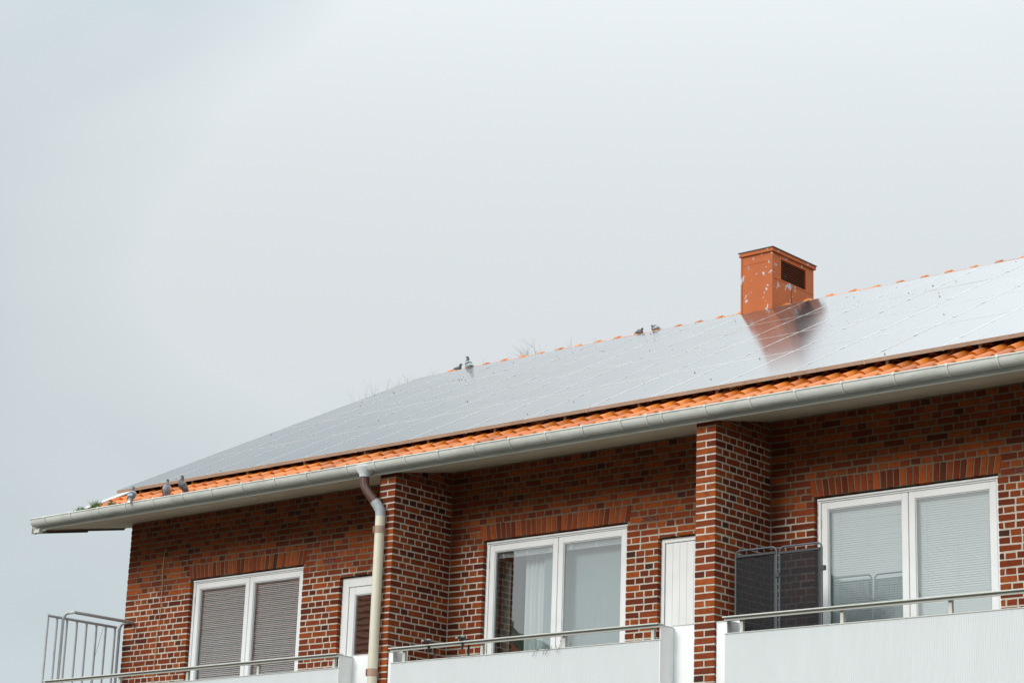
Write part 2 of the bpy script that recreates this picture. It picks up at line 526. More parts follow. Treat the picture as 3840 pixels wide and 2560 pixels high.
# gable triangle behind the verge
gb = MB()
gb.hexa([(.02, .02, 7.5), (.28, .02, 7.5), (.28, RY, 7.5), (.02, RY, 7.5), (.02, .02, 7.62), (.28, .02, 7.62), (.28, RY, 10.3), (.02, RY, 10.3)])
gb.hexa([(.02, RY, 7.5), (.28, RY, 7.5), (.28, 11.5, 7.5), (.02, 11.5, 7.5), (.02, RY, 10.4), (.28, RY, 10.4), (.28, 11.5, 7.62), (.02, 11.5, 7.62)])
gb.build('gable_wall', mortar, B)
piers = MB()
for a, b, d in ((P1a, P1b, PD1), (P2a, P2b, PD2), (P3a, P3b, PD2)):
    piers = MB()
    y_ = -d + .004
    piers.hexa([(a + .004, y_, 0), (b - .004, y_, 0), (b - .004, .05, 0), (a + .004, .05, 0), (a + .004, y_, soffit_z(y_) + .012), (b - .004, y_, soffit_z(y_) + .012), (b - .004, .05, 7.432), (a + .004, .05, 7.432)])
    piers.build('pier', mortar, B)

# ---- bricks: collect every visible brick, then the 300 that show largest become objects
PAL = [((.285, .062, .012), .27), ((.210, .040, .011), .42), ((.142, .027, .009), .26), ((.100, .021, .010), .04), ((.060, .022, .016), .01)]
def brick_col(shift=0.):
    u = rnd.random()                       # shift > 0: more orange, shift < 0: darker reds
    u = u ** (1 + 2.5 * shift) if shift > 0 else 1 - (1 - u) ** (1 - 2 * shift)
    acc = 0
    c = PAL[-1][0]
    for cc, ww in PAL:
        acc += ww
        if u < acc:
            c = cc; break
    k = rnd.uniform(.84, 1.16)
    return tuple(q * k * rnd.uniform(.95, 1.05) for q in c)
bricks = []
HJ = .0080                                  # half a joint
def add_brick(x0, x1, y0, y1, z0, z1, shift=0., kind='brick'):
    if kind == 'pier':
        z1 = min(z1, soffit_z((y0 * 2 + y1) / 3) + .012)
        if z1 - z0 < .012: return
    bricks.append([x0, x1, y0, y1, z0, z1, brick_col(shift), kind])
def course_pattern(n, length, start_full):
    """lengths of the modules in one course"""
    out_, x = [], 0.
    if n % 2:                                # header course
        x = .1875 if start_full else .125
        out_.append(x)
        while x < length - .02:
            q = .125
            out_.append(q); x += q
    else:
        q = .25 if start_full else .1875
        out_.append(q); x = q
        while x < length - .02:
            r_ = rnd.random()
            q = .25 if r_ < .62 else .125
            out_.append(q); x += q
    over = x - length
    while over > 0 and out_:
        if out_[-1] - over >= .055:
            out_[-1] -= over; over = 0
        else:
            over -= out_.pop()
            if over < 0: out_[-1] += -over; over = 0
    return out_
def wall_bricks(x0, x1, ops, arch, first_free=False):
    n = -5
    while True:
        zb = Z0 + CH * n
        zt = zb + CH
        if zb > 7.44: break
        runs = [(x0, x1)]
        wv = rnd.uniform(-.002, .002)
        z0b, z1b = zb + HJ + wv, zt - HJ + wv
        spans = []
        for (a, b, lo, hi) in ops:
            if z0b < hi and z1b > lo:
                spans.append((a, b, lo, hi))
        for (a, b, lo, hi) in sorted(spans):
            new = []
            for (p, q) in runs:
                if b <= p or a >= q: new.append((p, q))
                else:
                    if a - p > .03: new.append((p, a))
                    if q - b > .03: new.append((b, q))
                    if z1b > hi + .02 and hi < 6.5:       # low brick over the door
                        add_brick(a + HJ, a + (b-a)/4 - HJ, 0, .10, hi + .006, z1b)
                        for k in range(1, 4):
                            add_brick(a + (b-a)*k/4 + HJ, a + (b-a)*(k+1)/4 - HJ, 0, .10, hi + .006, z1b)
            runs = new
        sh = .16 if zb > 6.3 else -.04
        for (p, q) in runs:
            x = p
            jl = (p != x0)
            pat = course_pattern(n, q - p, (p == x0) ^ (not jl and False))
            if rnd.random() < .5: pat = pat[::-1] if p != x0 else pat
            for i, L in enumerate(pat):
                bx0 = x + (0 if (i == 0 and p != x0) or (i == 0 and first_free) else HJ)
                bx1 = x + L - (0 if (i == len(pat) - 1 and q != x1) else HJ)
                pr = rnd.uniform(-.0015, .0015)
                add_brick(bx0, bx1, pr, .10, z0b, z1b, sh)
                x += L
        n += 1
def arch_bricks(a, b):
    n = 29
    wd = (b - a + .10) / n
    for i in range(n):
        xm = a - .02 + wd * (i + .5) - .03
        lean = (i - (n - 1) / 2) / (n / 2) * .030
        h = wd / 2 - .0068
        bricks.append([xm - h, xm + h, -.001, .10, WTOP + .006 + rnd.uniform(-.003, .003), ARCH - HJ + rnd.uniform(-.004, .003), brick_col(.22), 'arch', lean])
opsb = [[(WIN[i][0], WIN[i][1], WBOT, WTOP), (WIN[i][0] - .035, WIN[i][1] + .035, WTOP - .03, ARCH - .003), (DOOR[i][0], DOOR[i][1], 4.1, DTOP)] for i in range(3)]
for i in range(3):
    opsb[i].append((VENT[i][0], VENT[i][1], Z0 + CH * VN + .01, Z0 + CH * (VN + 1) - .01))
wall_bricks(0., P1a, opsb[0], None, True)
wall_bricks(P1b, P2a, opsb[1], None)
wall_bricks(P2b, P3a, opsb[2], None)
for a, b in WIN: arch_bricks(a, b)
def pier_bricks(a, b, d, both):  # sunlit front put into colour as more orange, shaded side as darker red
    n = -5
    while Z0 + CH * n < 7.40:
        z0, z1 = Z0 + CH * n + HJ, Z0 + CH * (n + 1) - HJ
        if n % 2:
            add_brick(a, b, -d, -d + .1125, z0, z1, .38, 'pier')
            y = -d + .125
            for k in range(7):
                L = .125 if k < 6 else (d - .125 - .75)
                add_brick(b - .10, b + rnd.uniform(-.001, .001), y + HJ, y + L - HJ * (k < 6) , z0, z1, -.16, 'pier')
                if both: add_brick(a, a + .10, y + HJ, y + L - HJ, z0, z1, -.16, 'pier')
                y += L
        else:
            mid = (a + b) / 2
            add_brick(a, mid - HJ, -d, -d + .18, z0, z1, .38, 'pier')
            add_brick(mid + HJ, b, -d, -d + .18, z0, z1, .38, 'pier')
            y = -d + .1875
            Ls = rnd.choice([[.25, .25, .125], [.125, .25, .25], [.25, .25, .125], [.25, .125, .25]])
            for k, L in enumerate(Ls + [d - .1875 - .625]):
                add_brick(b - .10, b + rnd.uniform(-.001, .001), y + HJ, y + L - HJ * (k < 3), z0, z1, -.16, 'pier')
                y += L
        n += 1
pier_bricks(P1a, P1b, PD1, False)
pier_bricks(P2a, P2b, PD2, False)
pier_bricks(P3a, P3b, PD2, False)

def project(p):
    v = Vector(p) - CAM
    z = v.dot(cf)
    k = 8322.7 / z
    return 1920 + v.dot(cr) * k, 1280 - v.dot(cu) * k
def hidden(p):
    """is the brick centre behind a pier, a balcony front or out of frame"""
    px, py = project(p)
    if px < 0 or px > 3840 or py < 0 or py > 2560: return True
    d = Vector(p) - CAM
    def at_y(y):
        t = (y - CAM.y) / d.y
        return CAM + d * t if 0 < t < .9995 else None
    for a, b, dd in ((P1a, P1b, PD1), (P2a, P2b, PD2)):
        t = (b - CAM.x) / d.x
        if 0 < t < .9995 and -dd < (CAM + d * t).y < 0: return True
        q = at_y(-dd)
        if q is not None and a < q.x < b: return True
    q = at_y(-1.18)
    if q is not None and q.z < 4.98 and (q.x < 5.34 or 5.95 < q.x < 9.92 or q.x > 10.55): return True
    q = at_y(-1.05)
    if q is not None and 5.67 < q.x < 5.83 and q.z < 6.9: return True
    if q is not None and q.z > 7.21: return True
    q = at_y(-.8)
    if q is not None and 10.57 < q.x < 11.6 and q.z < 5.85: return True
    return False
def shows(bk):
    x0, x1, y0, y1, z0, z1 = bk[:6]
    if bk[7] == 'pier' and x1 - x0 < .105 and y0 > -.95:
        quad = [(x1, y0, z0), (x1, y1, z0), (x1, y1, z1), (x1, y0, z1)]
    else:
        quad = [(x0, y0, z0), (x1, y0, z0), (x1, y0, z1), (x0, y0, z1)]
    cen = tuple(sum(q[i] for q in quad) / 4 for i in range(3))
    if hidden(cen): return 0
    pts = [project(q) for q in quad]
    A = 0
    for i in range(4):
        A += pts[i][0] * pts[(i+1) % 4][1] - pts[(i+1) % 4][0] * pts[i][1]
    return abs(A) / 2
wallbk = [b for b in bricks if b[7] != 'arch']
wallbk.sort(key=shows, reverse=True)
cache = {}
def single_brick(bk, name, lean=0.):
    x0, x1, y0, y1, z0, z1, col = bk[:7]
    key = (round((x1-x0)/.006), round((y1-y0)/.006), round((z1-z0)/.004), round(lean, 3), rnd.randrange(3))
    cx, cy, cz = (x0+x1)/2, (y0+y1)/2, (z0+z1)/2
    if key not in cache:
        mb = MB()
        hx, hy, hz = (x1-x0)/2, (y1-y0)/2, (z1-z0)/2
        mb.bevbox(-hx, hx, -hy, hy, -hz, hz, .0035, .0022, None, rnd)
        if lean:
            mb.v = [(p[0] + lean * (p[2] / (2 * hz)), p[1], p[2]) for p in mb.v]
        o = mb.build(name, brick_mat, B)
        cache[key] = o
    else:
        o = dup(cache[key], B)
        o.name = name
    o.location = (cx, cy, cz)
    o.color = (*col, 1)
    return o
for bk in wallbk[:296]: single_brick(bk, 'brick')
rest = MB()
for bk in wallbk[296:]:
    rest.bevbox(bk[0], bk[1], bk[2], bk[3], bk[4], bk[5], .0035, .0022, bk[6], rnd)
tag(rest.build('bricks', brick_joined, B), kind='stuff')
for bk in bricks:
    if bk[7] == 'arch': single_brick(bk, 'arch_brick', bk[8])

# ---- air bricks (vents)
vent_m = mat('vent_clay', (.23, .075, .045), .85)
vent_dark = mat('gap_shade', (.012, .011, .010), .9)  # flat black painting the shade deep behind vents, louvre and planks
for i, (a, b) in enumerate(VENT):
    z0, z1 = Z0 + CH * VN + HJ, Z0 + CH * (VN + 1) - HJ
    v_ = MB()
    mid = (a + b) / 2
    for (p, q) in ((a + .004, mid - .006), (mid + .006, b - .004)):
        v_.box(p, q, -.001, .05, z0, z0 + .010); v_.box(p, q, -.001, .05, z1 - .010, z1)
        v_.box(p, p + .008, -.001, .05, z0 + .010, z1 - .010); v_.box(q - .008, q, -.001, .05, z0 + .010, z1 - .010)
        for k in (1, 2):
            zc = z0 + .010 + (z1 - z0 - .02) * k / 3
            v_.box(p + .008, q - .008, -.001, .05, zc - .0035, zc + .0035)
    vo = v_.build('air_vent', vent_m, B)
    d_ = MB(); d_.box(a + .004, b - .004, .045, .05, z0, z1)
    d_.v = [(p[0], p[1] + .006, p[2]) for p in d_.v]
    d_.build('vent_back', vent_dark, vo)

# ---- windows
def frame_boxes(mb, x0, x1, z0, z1, t, y0, y1, tb=None):
    tb = t if tb is None else tb
    mb.bevbox(x0, x0 + t, y0, y1, z0, z1, .003)
    mb.bevbox(x1 - t, x1, y0, y1, z0, z1, .003)
    mb.bevbox(x0 + t, x1 - t, y0 + .0007, y1 - .0007, z1 - t, z1, .003)
    mb.bevbox(x0 + t, x1 - t, y0 + .0007, y1 - .0007, z0, z0 + tb, .003)
rooms = []
def window(i):
    a, b = WIN[i]
    f = MB()
    frame_boxes(f, a, b, WBOT, WTOP - .004, .045, .055, .15)
    f.box(a + .012, b - .012, .040, .0565, WTOP - .030, WTOP - .012)      # drip moulding
    wf = f.build('window', white, B)
    xm = a + 1.078
    for (p, q) in ((a + .050, xm - .004), (xm + .004, b - .050)):
        s_ = MB()
        frame_boxes(s_, p, q, WBOT + .05, WTOP - .053, .072, .062, .118)
        # glazing bead, a small step inside the sash
        frame_boxes(s_, p + .0725, q - .0725, WBOT + .1225, WTOP - .1255, .010, .072, .11)
        s_.build('sash', white, wf)
        pn = MB()
        pn.box(p + .080, q - .080, .086, .092, WBOT + .13, WTOP - .133)
        pn.build('pane', glass_m, wf)
    h = MB()
    for z in (6.27, 5.30):
        h.tube([(a + .047, .056, z - .045), (a + .047, .056, z + .045)], .008, 6)
    h.build('hinge', rail_m, wf)
    r_ = MB()
    y1 = 3.6
    x0, x1, z0, z1 = a - .3, b + .25, 4.2, 6.95
    r_.add([(x0,.30,z0),(x1,.30,z0),(x1,y1,z0),(x0,y1,z0),(x0,.30,z1),(x1,.30,z1),(x1,y1,z1),(x0,y1,z1)],
           [(0,1,2,3),(4,7,6,5),(1,5,6,2),(2,6,7,3),(3,7,4,0)])
    r_.build('room_lining', room_m, wf, fix=False)
    return wf
for i in range(3): window(i)

# ---- balcony doors
def glass_door(i):
    a, b = DOOR[i]
    f = MB(); frame_boxes(f, a, b, 4.15, DTOP - .004, .115, .055, .15)
    d = f.build('balcony_door', white, B)
    s_ = MB(); frame_boxes(s_, a + .122, b - .122, 4.27, DTOP - .126, .095, .062, .118)
    frame_boxes(s_, a + .2175, b - .2175, 4.365, DTOP - .2215, .010, .072, .112)
    s_.build('sash', white, d)
    pn = MB(); pn.box(a + .224, b - .224, .088, .094, 4.37, DTOP - .228)
    pn.build('pane', glass_m, d)
    h = MB(); h.bevbox(a + .17, a + .188, .040, .063, 5.12, 5.26, .003)
    h.build('door_handle', rail_m, d)
    r_ = MB()
    x0, x1, z0, z1, y1 = a - .2, b + .2, 4.1, 6.9, 3.2
    r_.add([(x0,.301,z0),(x1,.301,z0),(x1,y1,z0),(x0,y1,z0),(x0,.301,z1),(x1,.301,z1),(x1,y1,z1),(x0,y1,z1)],
           [(0,1,2,3),(4,7,6,5),(1,5,6,2),(2,6,7,3),(3,7,4,0)])
    r_.build('room_lining', room_m, d, fix=False)
def plank_door(i):
    a, b = DOOR[i]
    f = MB(); frame_boxes(f, a, b, 4.15, DTOP - .004, .048, .055, .15)
    d = f.build('plank_door', white, B)
    x = a + .056
    k = MB(); k.box(a + .05, b - .05, .085, .10, 4.2, DTOP - .055); k.build('door_core', vent_dark, d)
    wd = .0945
    while x + wd < b - .05:
        p = MB(); p.bevbox(x + .0009, x + wd - .0009, .066, .085, 4.2, DTOP - .058, .0025)
        p.build('plank', white, d)
        x += wd
    if b - .052 - x > .02:
        p = MB(); p.bevbox(x + .0012, b - .053, .066, .085, 4.2, DTOP - .058, .0025); p.build('plank', white, d)
glass_door(0); plank_door(1); glass_door(2)

# ---- eaves: soffit, fascia, boards at the gable end, deck
VX = -.70                                     # verge
e = MB()
e.hexa([(VX + .13, -1.04, soffit_z(-1.04)), (XE + .6, -1.04, soffit_z(-1.04)), (XE + .6, 0.02, 7.424), (VX + .13, 0.02, 7.424),
        (VX + .13, -1.04, soffit_z(-1.04) + .02), (XE + .6, -1.04, soffit_z(-1.04) + .02), (XE + .6, 0.02, 7.444), (VX + .13, 0.02, 7.444)])
e.build('soffit', soffit_m, B)
e = MB(); e.bevbox(VX + .13, XE + .6, -1.062, -1.040, 7.212, 7.35, .003)
fas = e.build('fascia', fascia_m, B)
e = MB()
e.bevbox(VX, VX + .125, -1.10, -1.04, 7.172, 7.36, .004)
e.bevbox(VX - .012, VX - .001, -1.13, -1.04, 7.165, 7.36, .003)
e.build('verge_end_box', fascia_m, B)
def yz_prism(mb, x0, x1, pts):
    k = len(pts)
    vs_ = [(x0, y, z) for y, z in pts] + [(x1, y, z) for y, z in pts]
    fs = [tuple(range(k)), tuple(range(k, 2*k))[::-1]] + [(j, (j+1) % k, k + (j+1) % k, k + j) for j in range(k)]
    mb.add(vs_, fs)
e = MB()
yz_prism(e, VX + .002, VX + .028, [(-1.04, 7.176), (-.208, 7.336), (-.208, 7.52), (-1.04, 7.26)])
e.build('barge_board', wood_dark, B)
e = MB()
yz_prism(e, VX + .004, VX + .03, [(-.205, 7.355), (.42, 7.474), (.42, 7.80), (-.205, 7.52)])
yz_prism(e, VX + .034, VX + .085, [(-.90, 7.235), (.40, 7.487), (.40, 7.60), (-.90, 7.33)])
e.build('barge_board', wood_dark, B)
e = MB()
yz_prism(e, VX + .09, .02, [(.0205, 7.424), (.60, 7.53), (.60, 7.56), (.0205, 7.45)])
yz_prism(e, VX + .005, VX + .03, [(.43, 7.50), (RY, 10.12), (RY, 10.30), (.43, 7.80)])
e.build('verge_soffit', soffit_m, B)
# roof deck under the tiles
e = MB()
e.hexa([roof_pt(-.42, .10, -.10), roof_pt(XE + .6, .06, -.10), roof_pt(XE + .6, SRIDGE, -.10), roof_pt(-.42, SRIDGE, -.10),
        roof_pt(-.42, .06, -.06), roof_pt(XE + .6, .06, -.06), roof_pt(XE + .6, SRIDGE, -.06), roof_pt(-.42, SRIDGE, -.06)])
yz = [(RY + .03, EZ + (RY - EY) * ta - .07), (11.9, EZ + (RY - EY) * ta - .07 - (11.9 - RY) * ta), (11.9, EZ + (RY - EY) * ta - .02 - (11.9 - RY) * ta), (RY + .03, EZ + (RY - EY) * ta - .02)]
yz_prism(e, VX, XE + .6, yz)
deck_m = mat('roof_deck', (.16, .075, .04), .9)
roof = e.build('roof', deck_m, B)

# ---- pantiles
TW, TE, TL = .2062, .375, .43
def tile_mesh(mb, ox, os, col=None, xform=True, back_lift=0.):
    nseg = 8
    prof = []
    for k in range(nseg + 1):
        u = k / nseg
        x = u * (TW + .018)
        # trough on the left, roll on the right
        if u < .46:
            h = .010 * (abs(u / .46 - .5) * 2) ** 2
        else:
            q = (u - .46) / .54
            h = .008 + .046 * math.sin(math.pi * q) ** .8
        prof.append((x, h))
    th = .016
    def P(x, s, h):
        return roof_pt(ox + x, os + s, h) if xform else (x, s, h)
    vs_ = []
    for s, lift in ((0, .026), (TL, .0)):
        vs_ += [P(x, s, h + lift) for x, h in prof]
        vs_ += [P(x, s, h + lift - th) for x, h in prof]
    n1 = nseg + 1
    fs = []
    for k in range(nseg):
        fs.append((k, k + 1, 2*n1 + k + 1, 2*n1 + k))                  # top
        fs.append((n1 + k, k, k + 1, n1 + k + 1)[::-1])                # front lip
        fs.append((n1 + k, n1 + k + 1, 3*n1 + k + 1, 3*n1 + k)[::-1])  # under
    fs.append((0, 2*n1, 3*n1, n1)); fs.append((nseg, n1 + nseg, 3*n1 + nseg, 2*n1 + nseg))
    mb.add(vs_, fs, col)
def tile_col():
    k = rnd.uniform(.86, 1.12) if rnd.random() < .85 else rnd.uniform(.6, .85)
    c = rnd.choice([(.52, .140, .014), (.57, .165, .020), (.44, .108, .011), (.54, .148, .016)])
    return tuple(q * k for q in c)
tm = MB(); tile_mesh(tm, 0, 0, None, False)
proto = None
tile_rot = Matrix.Rotation(ALPHA, 4, 'X')
X_T0 = 11.652 - TW * .80                      # lines the rolls up with the eave
k0 = -int((X_T0 - .20) / TW)
ntile = 0
loose = MB()
for row in range(3):
    k = k0
    while True:
        x = X_T0 + k * TW
        if x > 14.9: break
        s0 = row * TE + rnd.uniform(-.004, .004)
        if row == 2 and x > 9.6:                  # last row lies wholly in the shade under the panels
            tile_mesh(loose, x, s0, tile_col())
        else:
            if proto is None:
                proto = tm.build('roof_tile', terracotta, roof, smooth=True)
                o = proto
            else:
                o = dup(proto, roof)
            o.location = roof_pt(x, s0, rnd.uniform(-.002, .002))
            o.rotation_euler = (ALPHA, 0, rnd.uniform(-.008, .008))
            o.color = (*tile_col(), 1)
            ntile += 1
        k += 1
for row in range(18):
    k = k0
    while True:
        x = X_T0 + k * TW
        if x > XE + .4 or (row > 5 and x > 1.0 and row < 17): break
        if row > 2 or x > 14.9: tile_mesh(loose, x, row * TE, tile_col())
        k += 1
tag(loose.build('roof_tiles', terracotta_joined, roof, smooth=True), kind='stuff')
# ridge tiles
RZ = EZ + (RY - EY) * ta
rt = MB()
nr = 9
L = .385
vs_ = []
for (xx, rr) in ((0., .108), (.03, .112), (.075, .112), (.095, .092), (L, .086)):
    for q in range(nr):
        an = math.pi * (-.08 + 1.16 * q / (nr - 1))
        vs_.append((xx, math.cos(an) * rr * 1.15, math.sin(an) * rr))
fs = []
for i in range(4):
    for q in range(nr - 1):
        fs.append((i*nr + q, i*nr + q + 1, (i+1)*nr + q + 1, (i+1)*nr + q))
fs.append(tuple(range(nr)))
rt.add(vs_, fs)
rp = None
x = 1.641 - 2 * .3635 - .05
while x < XE:
    if rp is None:
        rp = rt.build('ridge_tile', terracotta, roof, smooth=True); o = rp
    else:
        o = dup(rp, roof)
    o.location = (x, RY, RZ + .045 + rnd.uniform(-.004, .004))
    o.rotation_euler = (0, rnd.uniform(-.01, .01), rnd.uniform(-.012, .012))
    c = tile_col(); o.color = (c[0] * .95, c[1] * 1.05, c[2] * 1.25, 1)
    x += .3635
# white verge flashing
e = MB()
e.hexa([roof_pt(-.16, -.03, -.03), roof_pt(.21, -.03, .0), roof_pt(.21, SRIDGE, .0), roof_pt(-.16, SRIDGE, -.03),
        roof_pt(-.16, -.03, .012), roof_pt(.21, -.03, .045), roof_pt(.21, SRIDGE, .045), roof_pt(-.16, SRIDGE, .012)])
e.hexa([roof_pt(VX + .005, -.03, -.15), roof_pt(VX + .035, -.03, -.15), roof_pt(VX + .035, SRIDGE, -.15), roof_pt(VX + .005, SRIDGE, -.15),
        roof_pt(VX + .005, -.03, -.045), roof_pt(VX + .035, -.03, -.045), roof_pt(VX + .035, SRIDGE, -.045), roof_pt(VX + .005, SRIDGE, -.045)])
e.build('verge_flashing', flash_m, roof)

# ---- gutter with its brackets
GY, GZ, GR = -1.135, 7.335, .070
e = MB()
prof = []
for q in range(11):
    an = math.pi + math.pi * q / 10
    prof.append((GY + math.cos(an) * GR, GZ + math.sin(an) * GR * 1.28))
prof_in = [(GY + (y - GY) * .95, GZ + (z - GZ) * .95) for y, z in prof]
gx0, gx1 = -.656, XE + .6
# the gutter runs in lengths; outlines as closed strip
ring = prof + prof_in[::-1]
kk = len(ring)
e.add([(gx0, y, z) for y, z in ring] + [(gx1, y, z) for y, z in ring], [(j, (j+1) % kk, kk + (j+1) % kk, kk + j) for j in range(kk)])
e.add([(gx0 + .002, y, z) for y, z in prof], [tuple(range(len(prof)))])      # end cap
e.tube([(gx0 - .004, GY - GR - .001, GZ + .004), (gx1, GY - GR - .001, GZ + .004)], .0085, 8)
gut = e.build('gutter', gutter_m, B, smooth=True)
br = MB()
for dx in (0.,):
    rr = GR + .003
    pr = [(GY + math.cos(math.pi + math.pi * q / 10) * rr, GZ + math.sin(math.pi + math.pi * q / 10) * (rr * 1.28)) for q in range(11)]
    po = [(GY + (y - GY) * 1.06, GZ + (z - GZ) * 1.06) for y, z in pr]
    ringb = pr + po[::-1]
    kk = len(ringb)
    br.add([(-.010, y, z) for y, z in ringb] + [(.010, y, z) for y, z in ringb],
           [(j, (j+1) % kk, kk + (j+1) % kk, kk + j) for j in range(kk)] + [tuple(range(kk))[::-1], tuple(range(kk, 2*kk))])
    br.bevbox(-.012, .012, GY - GR - .012, GY - GR + .008, GZ - .012, GZ + .018, .002)
bxs = [-.347, .193, .763, 1.31, 1.852, 2.415, 2.951, 3.506, 4.08, 4.628, 5.301, 5.751, 6.238, 6.75, 7.29, 7.81, 8.33, 8.84, 9.358, 9.70, 9.899, 10.454, 11.004, 11.55, 12.09, 12.674, 13.253, 13.783, 14.34, 14.9, 15.45]
bp = None
for x in bxs:
    if bp is None: bp = br.build('gutter_bracket', gutter_m, gut); o = bp
    else: o = dup(bp, gut)
    o.location = (x, 0, 0)

# ---- downpipe in front of the first pier
dp = MB()
PX, PY = 5.745, -1.045
dp.tube([(PX, PY, 6.76), (PX, PY, 0.1)], .058, 20)
pipe = dp.build('downpipe', cream_pipe, B, smooth=True)
q = MB()
q.tube([(5.545, -1.135, 7.305), (5.545, -1.135, 7.275), (5.545, -1.135, 7.22), (5.545, -1.135, 7.19)], [.112, .104, .066, .060], 20)
q.build('funnel', funnel_m, pipe, smooth=True)
q = MB()
q.tube([(5.545, -1.135, 7.21), (5.545, -1.133, 7.15), (5.552, -1.130, 7.09), (5.575, -1.120, 7.035), (5.70, -1.066, 6.86)], .0545, 20)
q.build('bend', brown_pipe, pipe, smooth=True)
q = MB()
q.tube([(5.675, -1.077, 6.90), (5.71, -1.06, 6.845), (5.735, -1.049, 6.80), (PX, PY, 6.75), (PX, PY, 6.725)], .060, 20)
q.build('elbow', grey_pipe, pipe, smooth=True)
for z in (6.565, 4.925):
    q = MB()
    q.tube([(PX, PY, z - .042), (PX, PY, z + .042)], .0615, 20)
    q.bevbox(PX - .05, PX - .043, PY - .062, PY - .03, z - .04, z + .04, .001)
    q.box(PX - .012, PX + .012, PY + .05, -PD1 + .03, z - .012, z + .012)
    q.build('pipe_band', band_m, pipe, smooth=True)

# ---- balconies
YF, YS = -1.18, -.955
def balcony(xa, xb, sl, sr, posts, left_strip=True, right_strip=True):
    """front sheet xa..xb, closing strips out to sl and sr"""
    f = MB()
    pitch, amp = .024, .0022
    n = int((xb - xa) / pitch)
    zt, zb = 4.985, 4.0
    pts = []
    for k in range(n):
        x0 = xa + k * pitch
        pts += [(x0, YF), (x0 + pitch * .40, YF), (x0 + pitch * .5, YF + amp), (x0 + pitch * .9, YF + amp)]
    pts.append((xb, YF))
    f.add([(x, y, zb) for x, y in pts] + [(x, y, zt) for x, y in pts] + [(x, y + .004, zb) for x, y in pts] + [(x, y + .004, zt) for x, y in pts],
          [(j, j + 1, len(pts) + j + 1, len(pts) + j) for j in range(len(pts) - 1)] + [(2*len(pts) + j + 1, 2*len(pts) + j, 3*len(pts) + j, 3*len(pts) + j + 1) for j in range(len(pts) - 1)]
          + [(len(pts) + j, len(pts) + j + 1, 3*len(pts) + j + 1, 3*len(pts) + j) for j in range(len(pts) - 1)])
    b = f.build('balcony_front', sheet_white, B, fix=False)
    t = MB(); t.bevbox(xa - .006, xb + .006, YF - .006, YF + .016, zt, zt + .010, .002); t.build('top_strip', rail_m, b)
    s = MB()
    s.bevbox(xa - .002, xb + .002, -1.235 + .0, -1.19 + .075, 5.140, 5.153, .002)
    s.bevbox(xa, xb, -1.200, -1.186, 5.112, 5.1395, .002)
    s.build('handrail', rail_m, b)
    for x in posts:
        p = MB(); p.bevbox(x, x + .038, YF + .014, YF + .050, 4.3, 5.139, .002); p.build('post', rail_m, b)
    if left_strip:
        p = MB()
        p.bevbox(xa, xa + .012, YF + .018, YS - .001, 4.0, 5.130, .002)
        p.bevbox(sl, xa + .03, YS, YS + .012, 4.0, 5.155, .002)
        p.build('end_panel', white, b)
        p = MB(); p.box(sl, xa + .03, YS - .006, YS + .018, 5.156, 5.163); p.build('panel_edge', rail_m, b)
    if right_strip:
        p = MB()
        p.bevbox(xb - .012, xb, YF + .0, YS - .001, 4.0, 5.136, .002)
        p.bevbox(xb - .012, sr, YS, YS + .012, 4.0, 5.155, .002)
        p.build('end_panel', white, b)
        p = MB(); p.box(xb - .018, sr, YS - .006, YS + .018, 5.156, 5.163); p.box(xb - .018, xb + .006, YF, YS - .007, 5.137, 5.1395); p.build('panel_edge', rail_m, b)
    fl = MB(); fl.bevbox(sl, sr, YF + .03, -.001, 3.95, 4.12, .004); fl.build('balcony_floor', mat('concrete', (.38, .37, .35), .9), b)
    return b
balcony(-.02, 5.335, -.02, P1a - .003, [1.416, 2.694, 3.949, 5.216], left_strip=False)
balcony(6.158, 9.915, P1b + .003, P2a - .003, [6.316, 7.473, 8.621, 9.784])
balcony(10.712, 14.40, P2b + .003, P3a - .003, [10.875, 12.033, 13.197, 14.35])

# ---- tubular railing at the gable end of the first balcony
tr = MB()
TX = -.05
def bar(mb, p, q, r=.017): mb.tube([p, q], r, 10)
bar(tr, (TX, -1.236, 6.0), (TX, -.085, 6.0), .019)
side = tr.build('side_railing', grey_tube, B, smooth=True)
for y in (-1.222, -1.072, -.908, -.745, -.585, -.42, -.262, -.104):
    b_ = MB(); bar(b_, (TX, y, 4.1), (TX, y, 5.985), .0165 if y > -1.2 else .018); b_.build('railing_bar', grey_tube, side, smooth=True)
h = MB()
HX, HY0 = .20, -.99
def arc(c, r, a0, a1, ax, n=6):
    o_ = []
    for k in range(n + 1):
        an = a0 + (a1 - a0) * k / n
        p = [c[0], c[1], c[2]]
        p[ax] += r * math.cos(an); p[2] += r * math.sin(an)
        o_.append(tuple(p))
    return o_
LX = -.03
h.tube([(LX, HY0, 4.1), (LX, HY0, 5.95)] + arc((LX + .09, HY0, 5.965), .09, math.pi, math.pi / 2, 0) + [(HX, HY0, 6.055)], .0195, 10)
h.tube([(HX - .008, HY0 - .012, 6.055), (HX - .008, .02, 6.055)], .0215, 12)
h.tube([(LX, -.045, 4.1), (LX, -.045, 5.95)] + arc((LX + .09, -.045, 5.965), .09, math.pi, math.pi / 2, 0) + [(HX, -.045, 6.055)], .0195, 10)
h.build('handrail_loop', grey_tube, side, smooth=True)
h = MB(); h.tube([(TX, -.30, 5.99), (TX - .004, -.34, 5.8), (TX, -.42, 5.5), (TX + .004, -.44, 5.2), (TX, -.43, 4.8)], .0022, 5)
h.build('loose_wire', black_m, side)

# ---- chimney
CX0, CX1, CY0, CY1, CZT = 6.533, 7.014, 5.0, 6.02, 11.345
ch = MB()
ch.box(CX0, CX1 - .06, CY0, CY1, 9.9, CZT - .001)
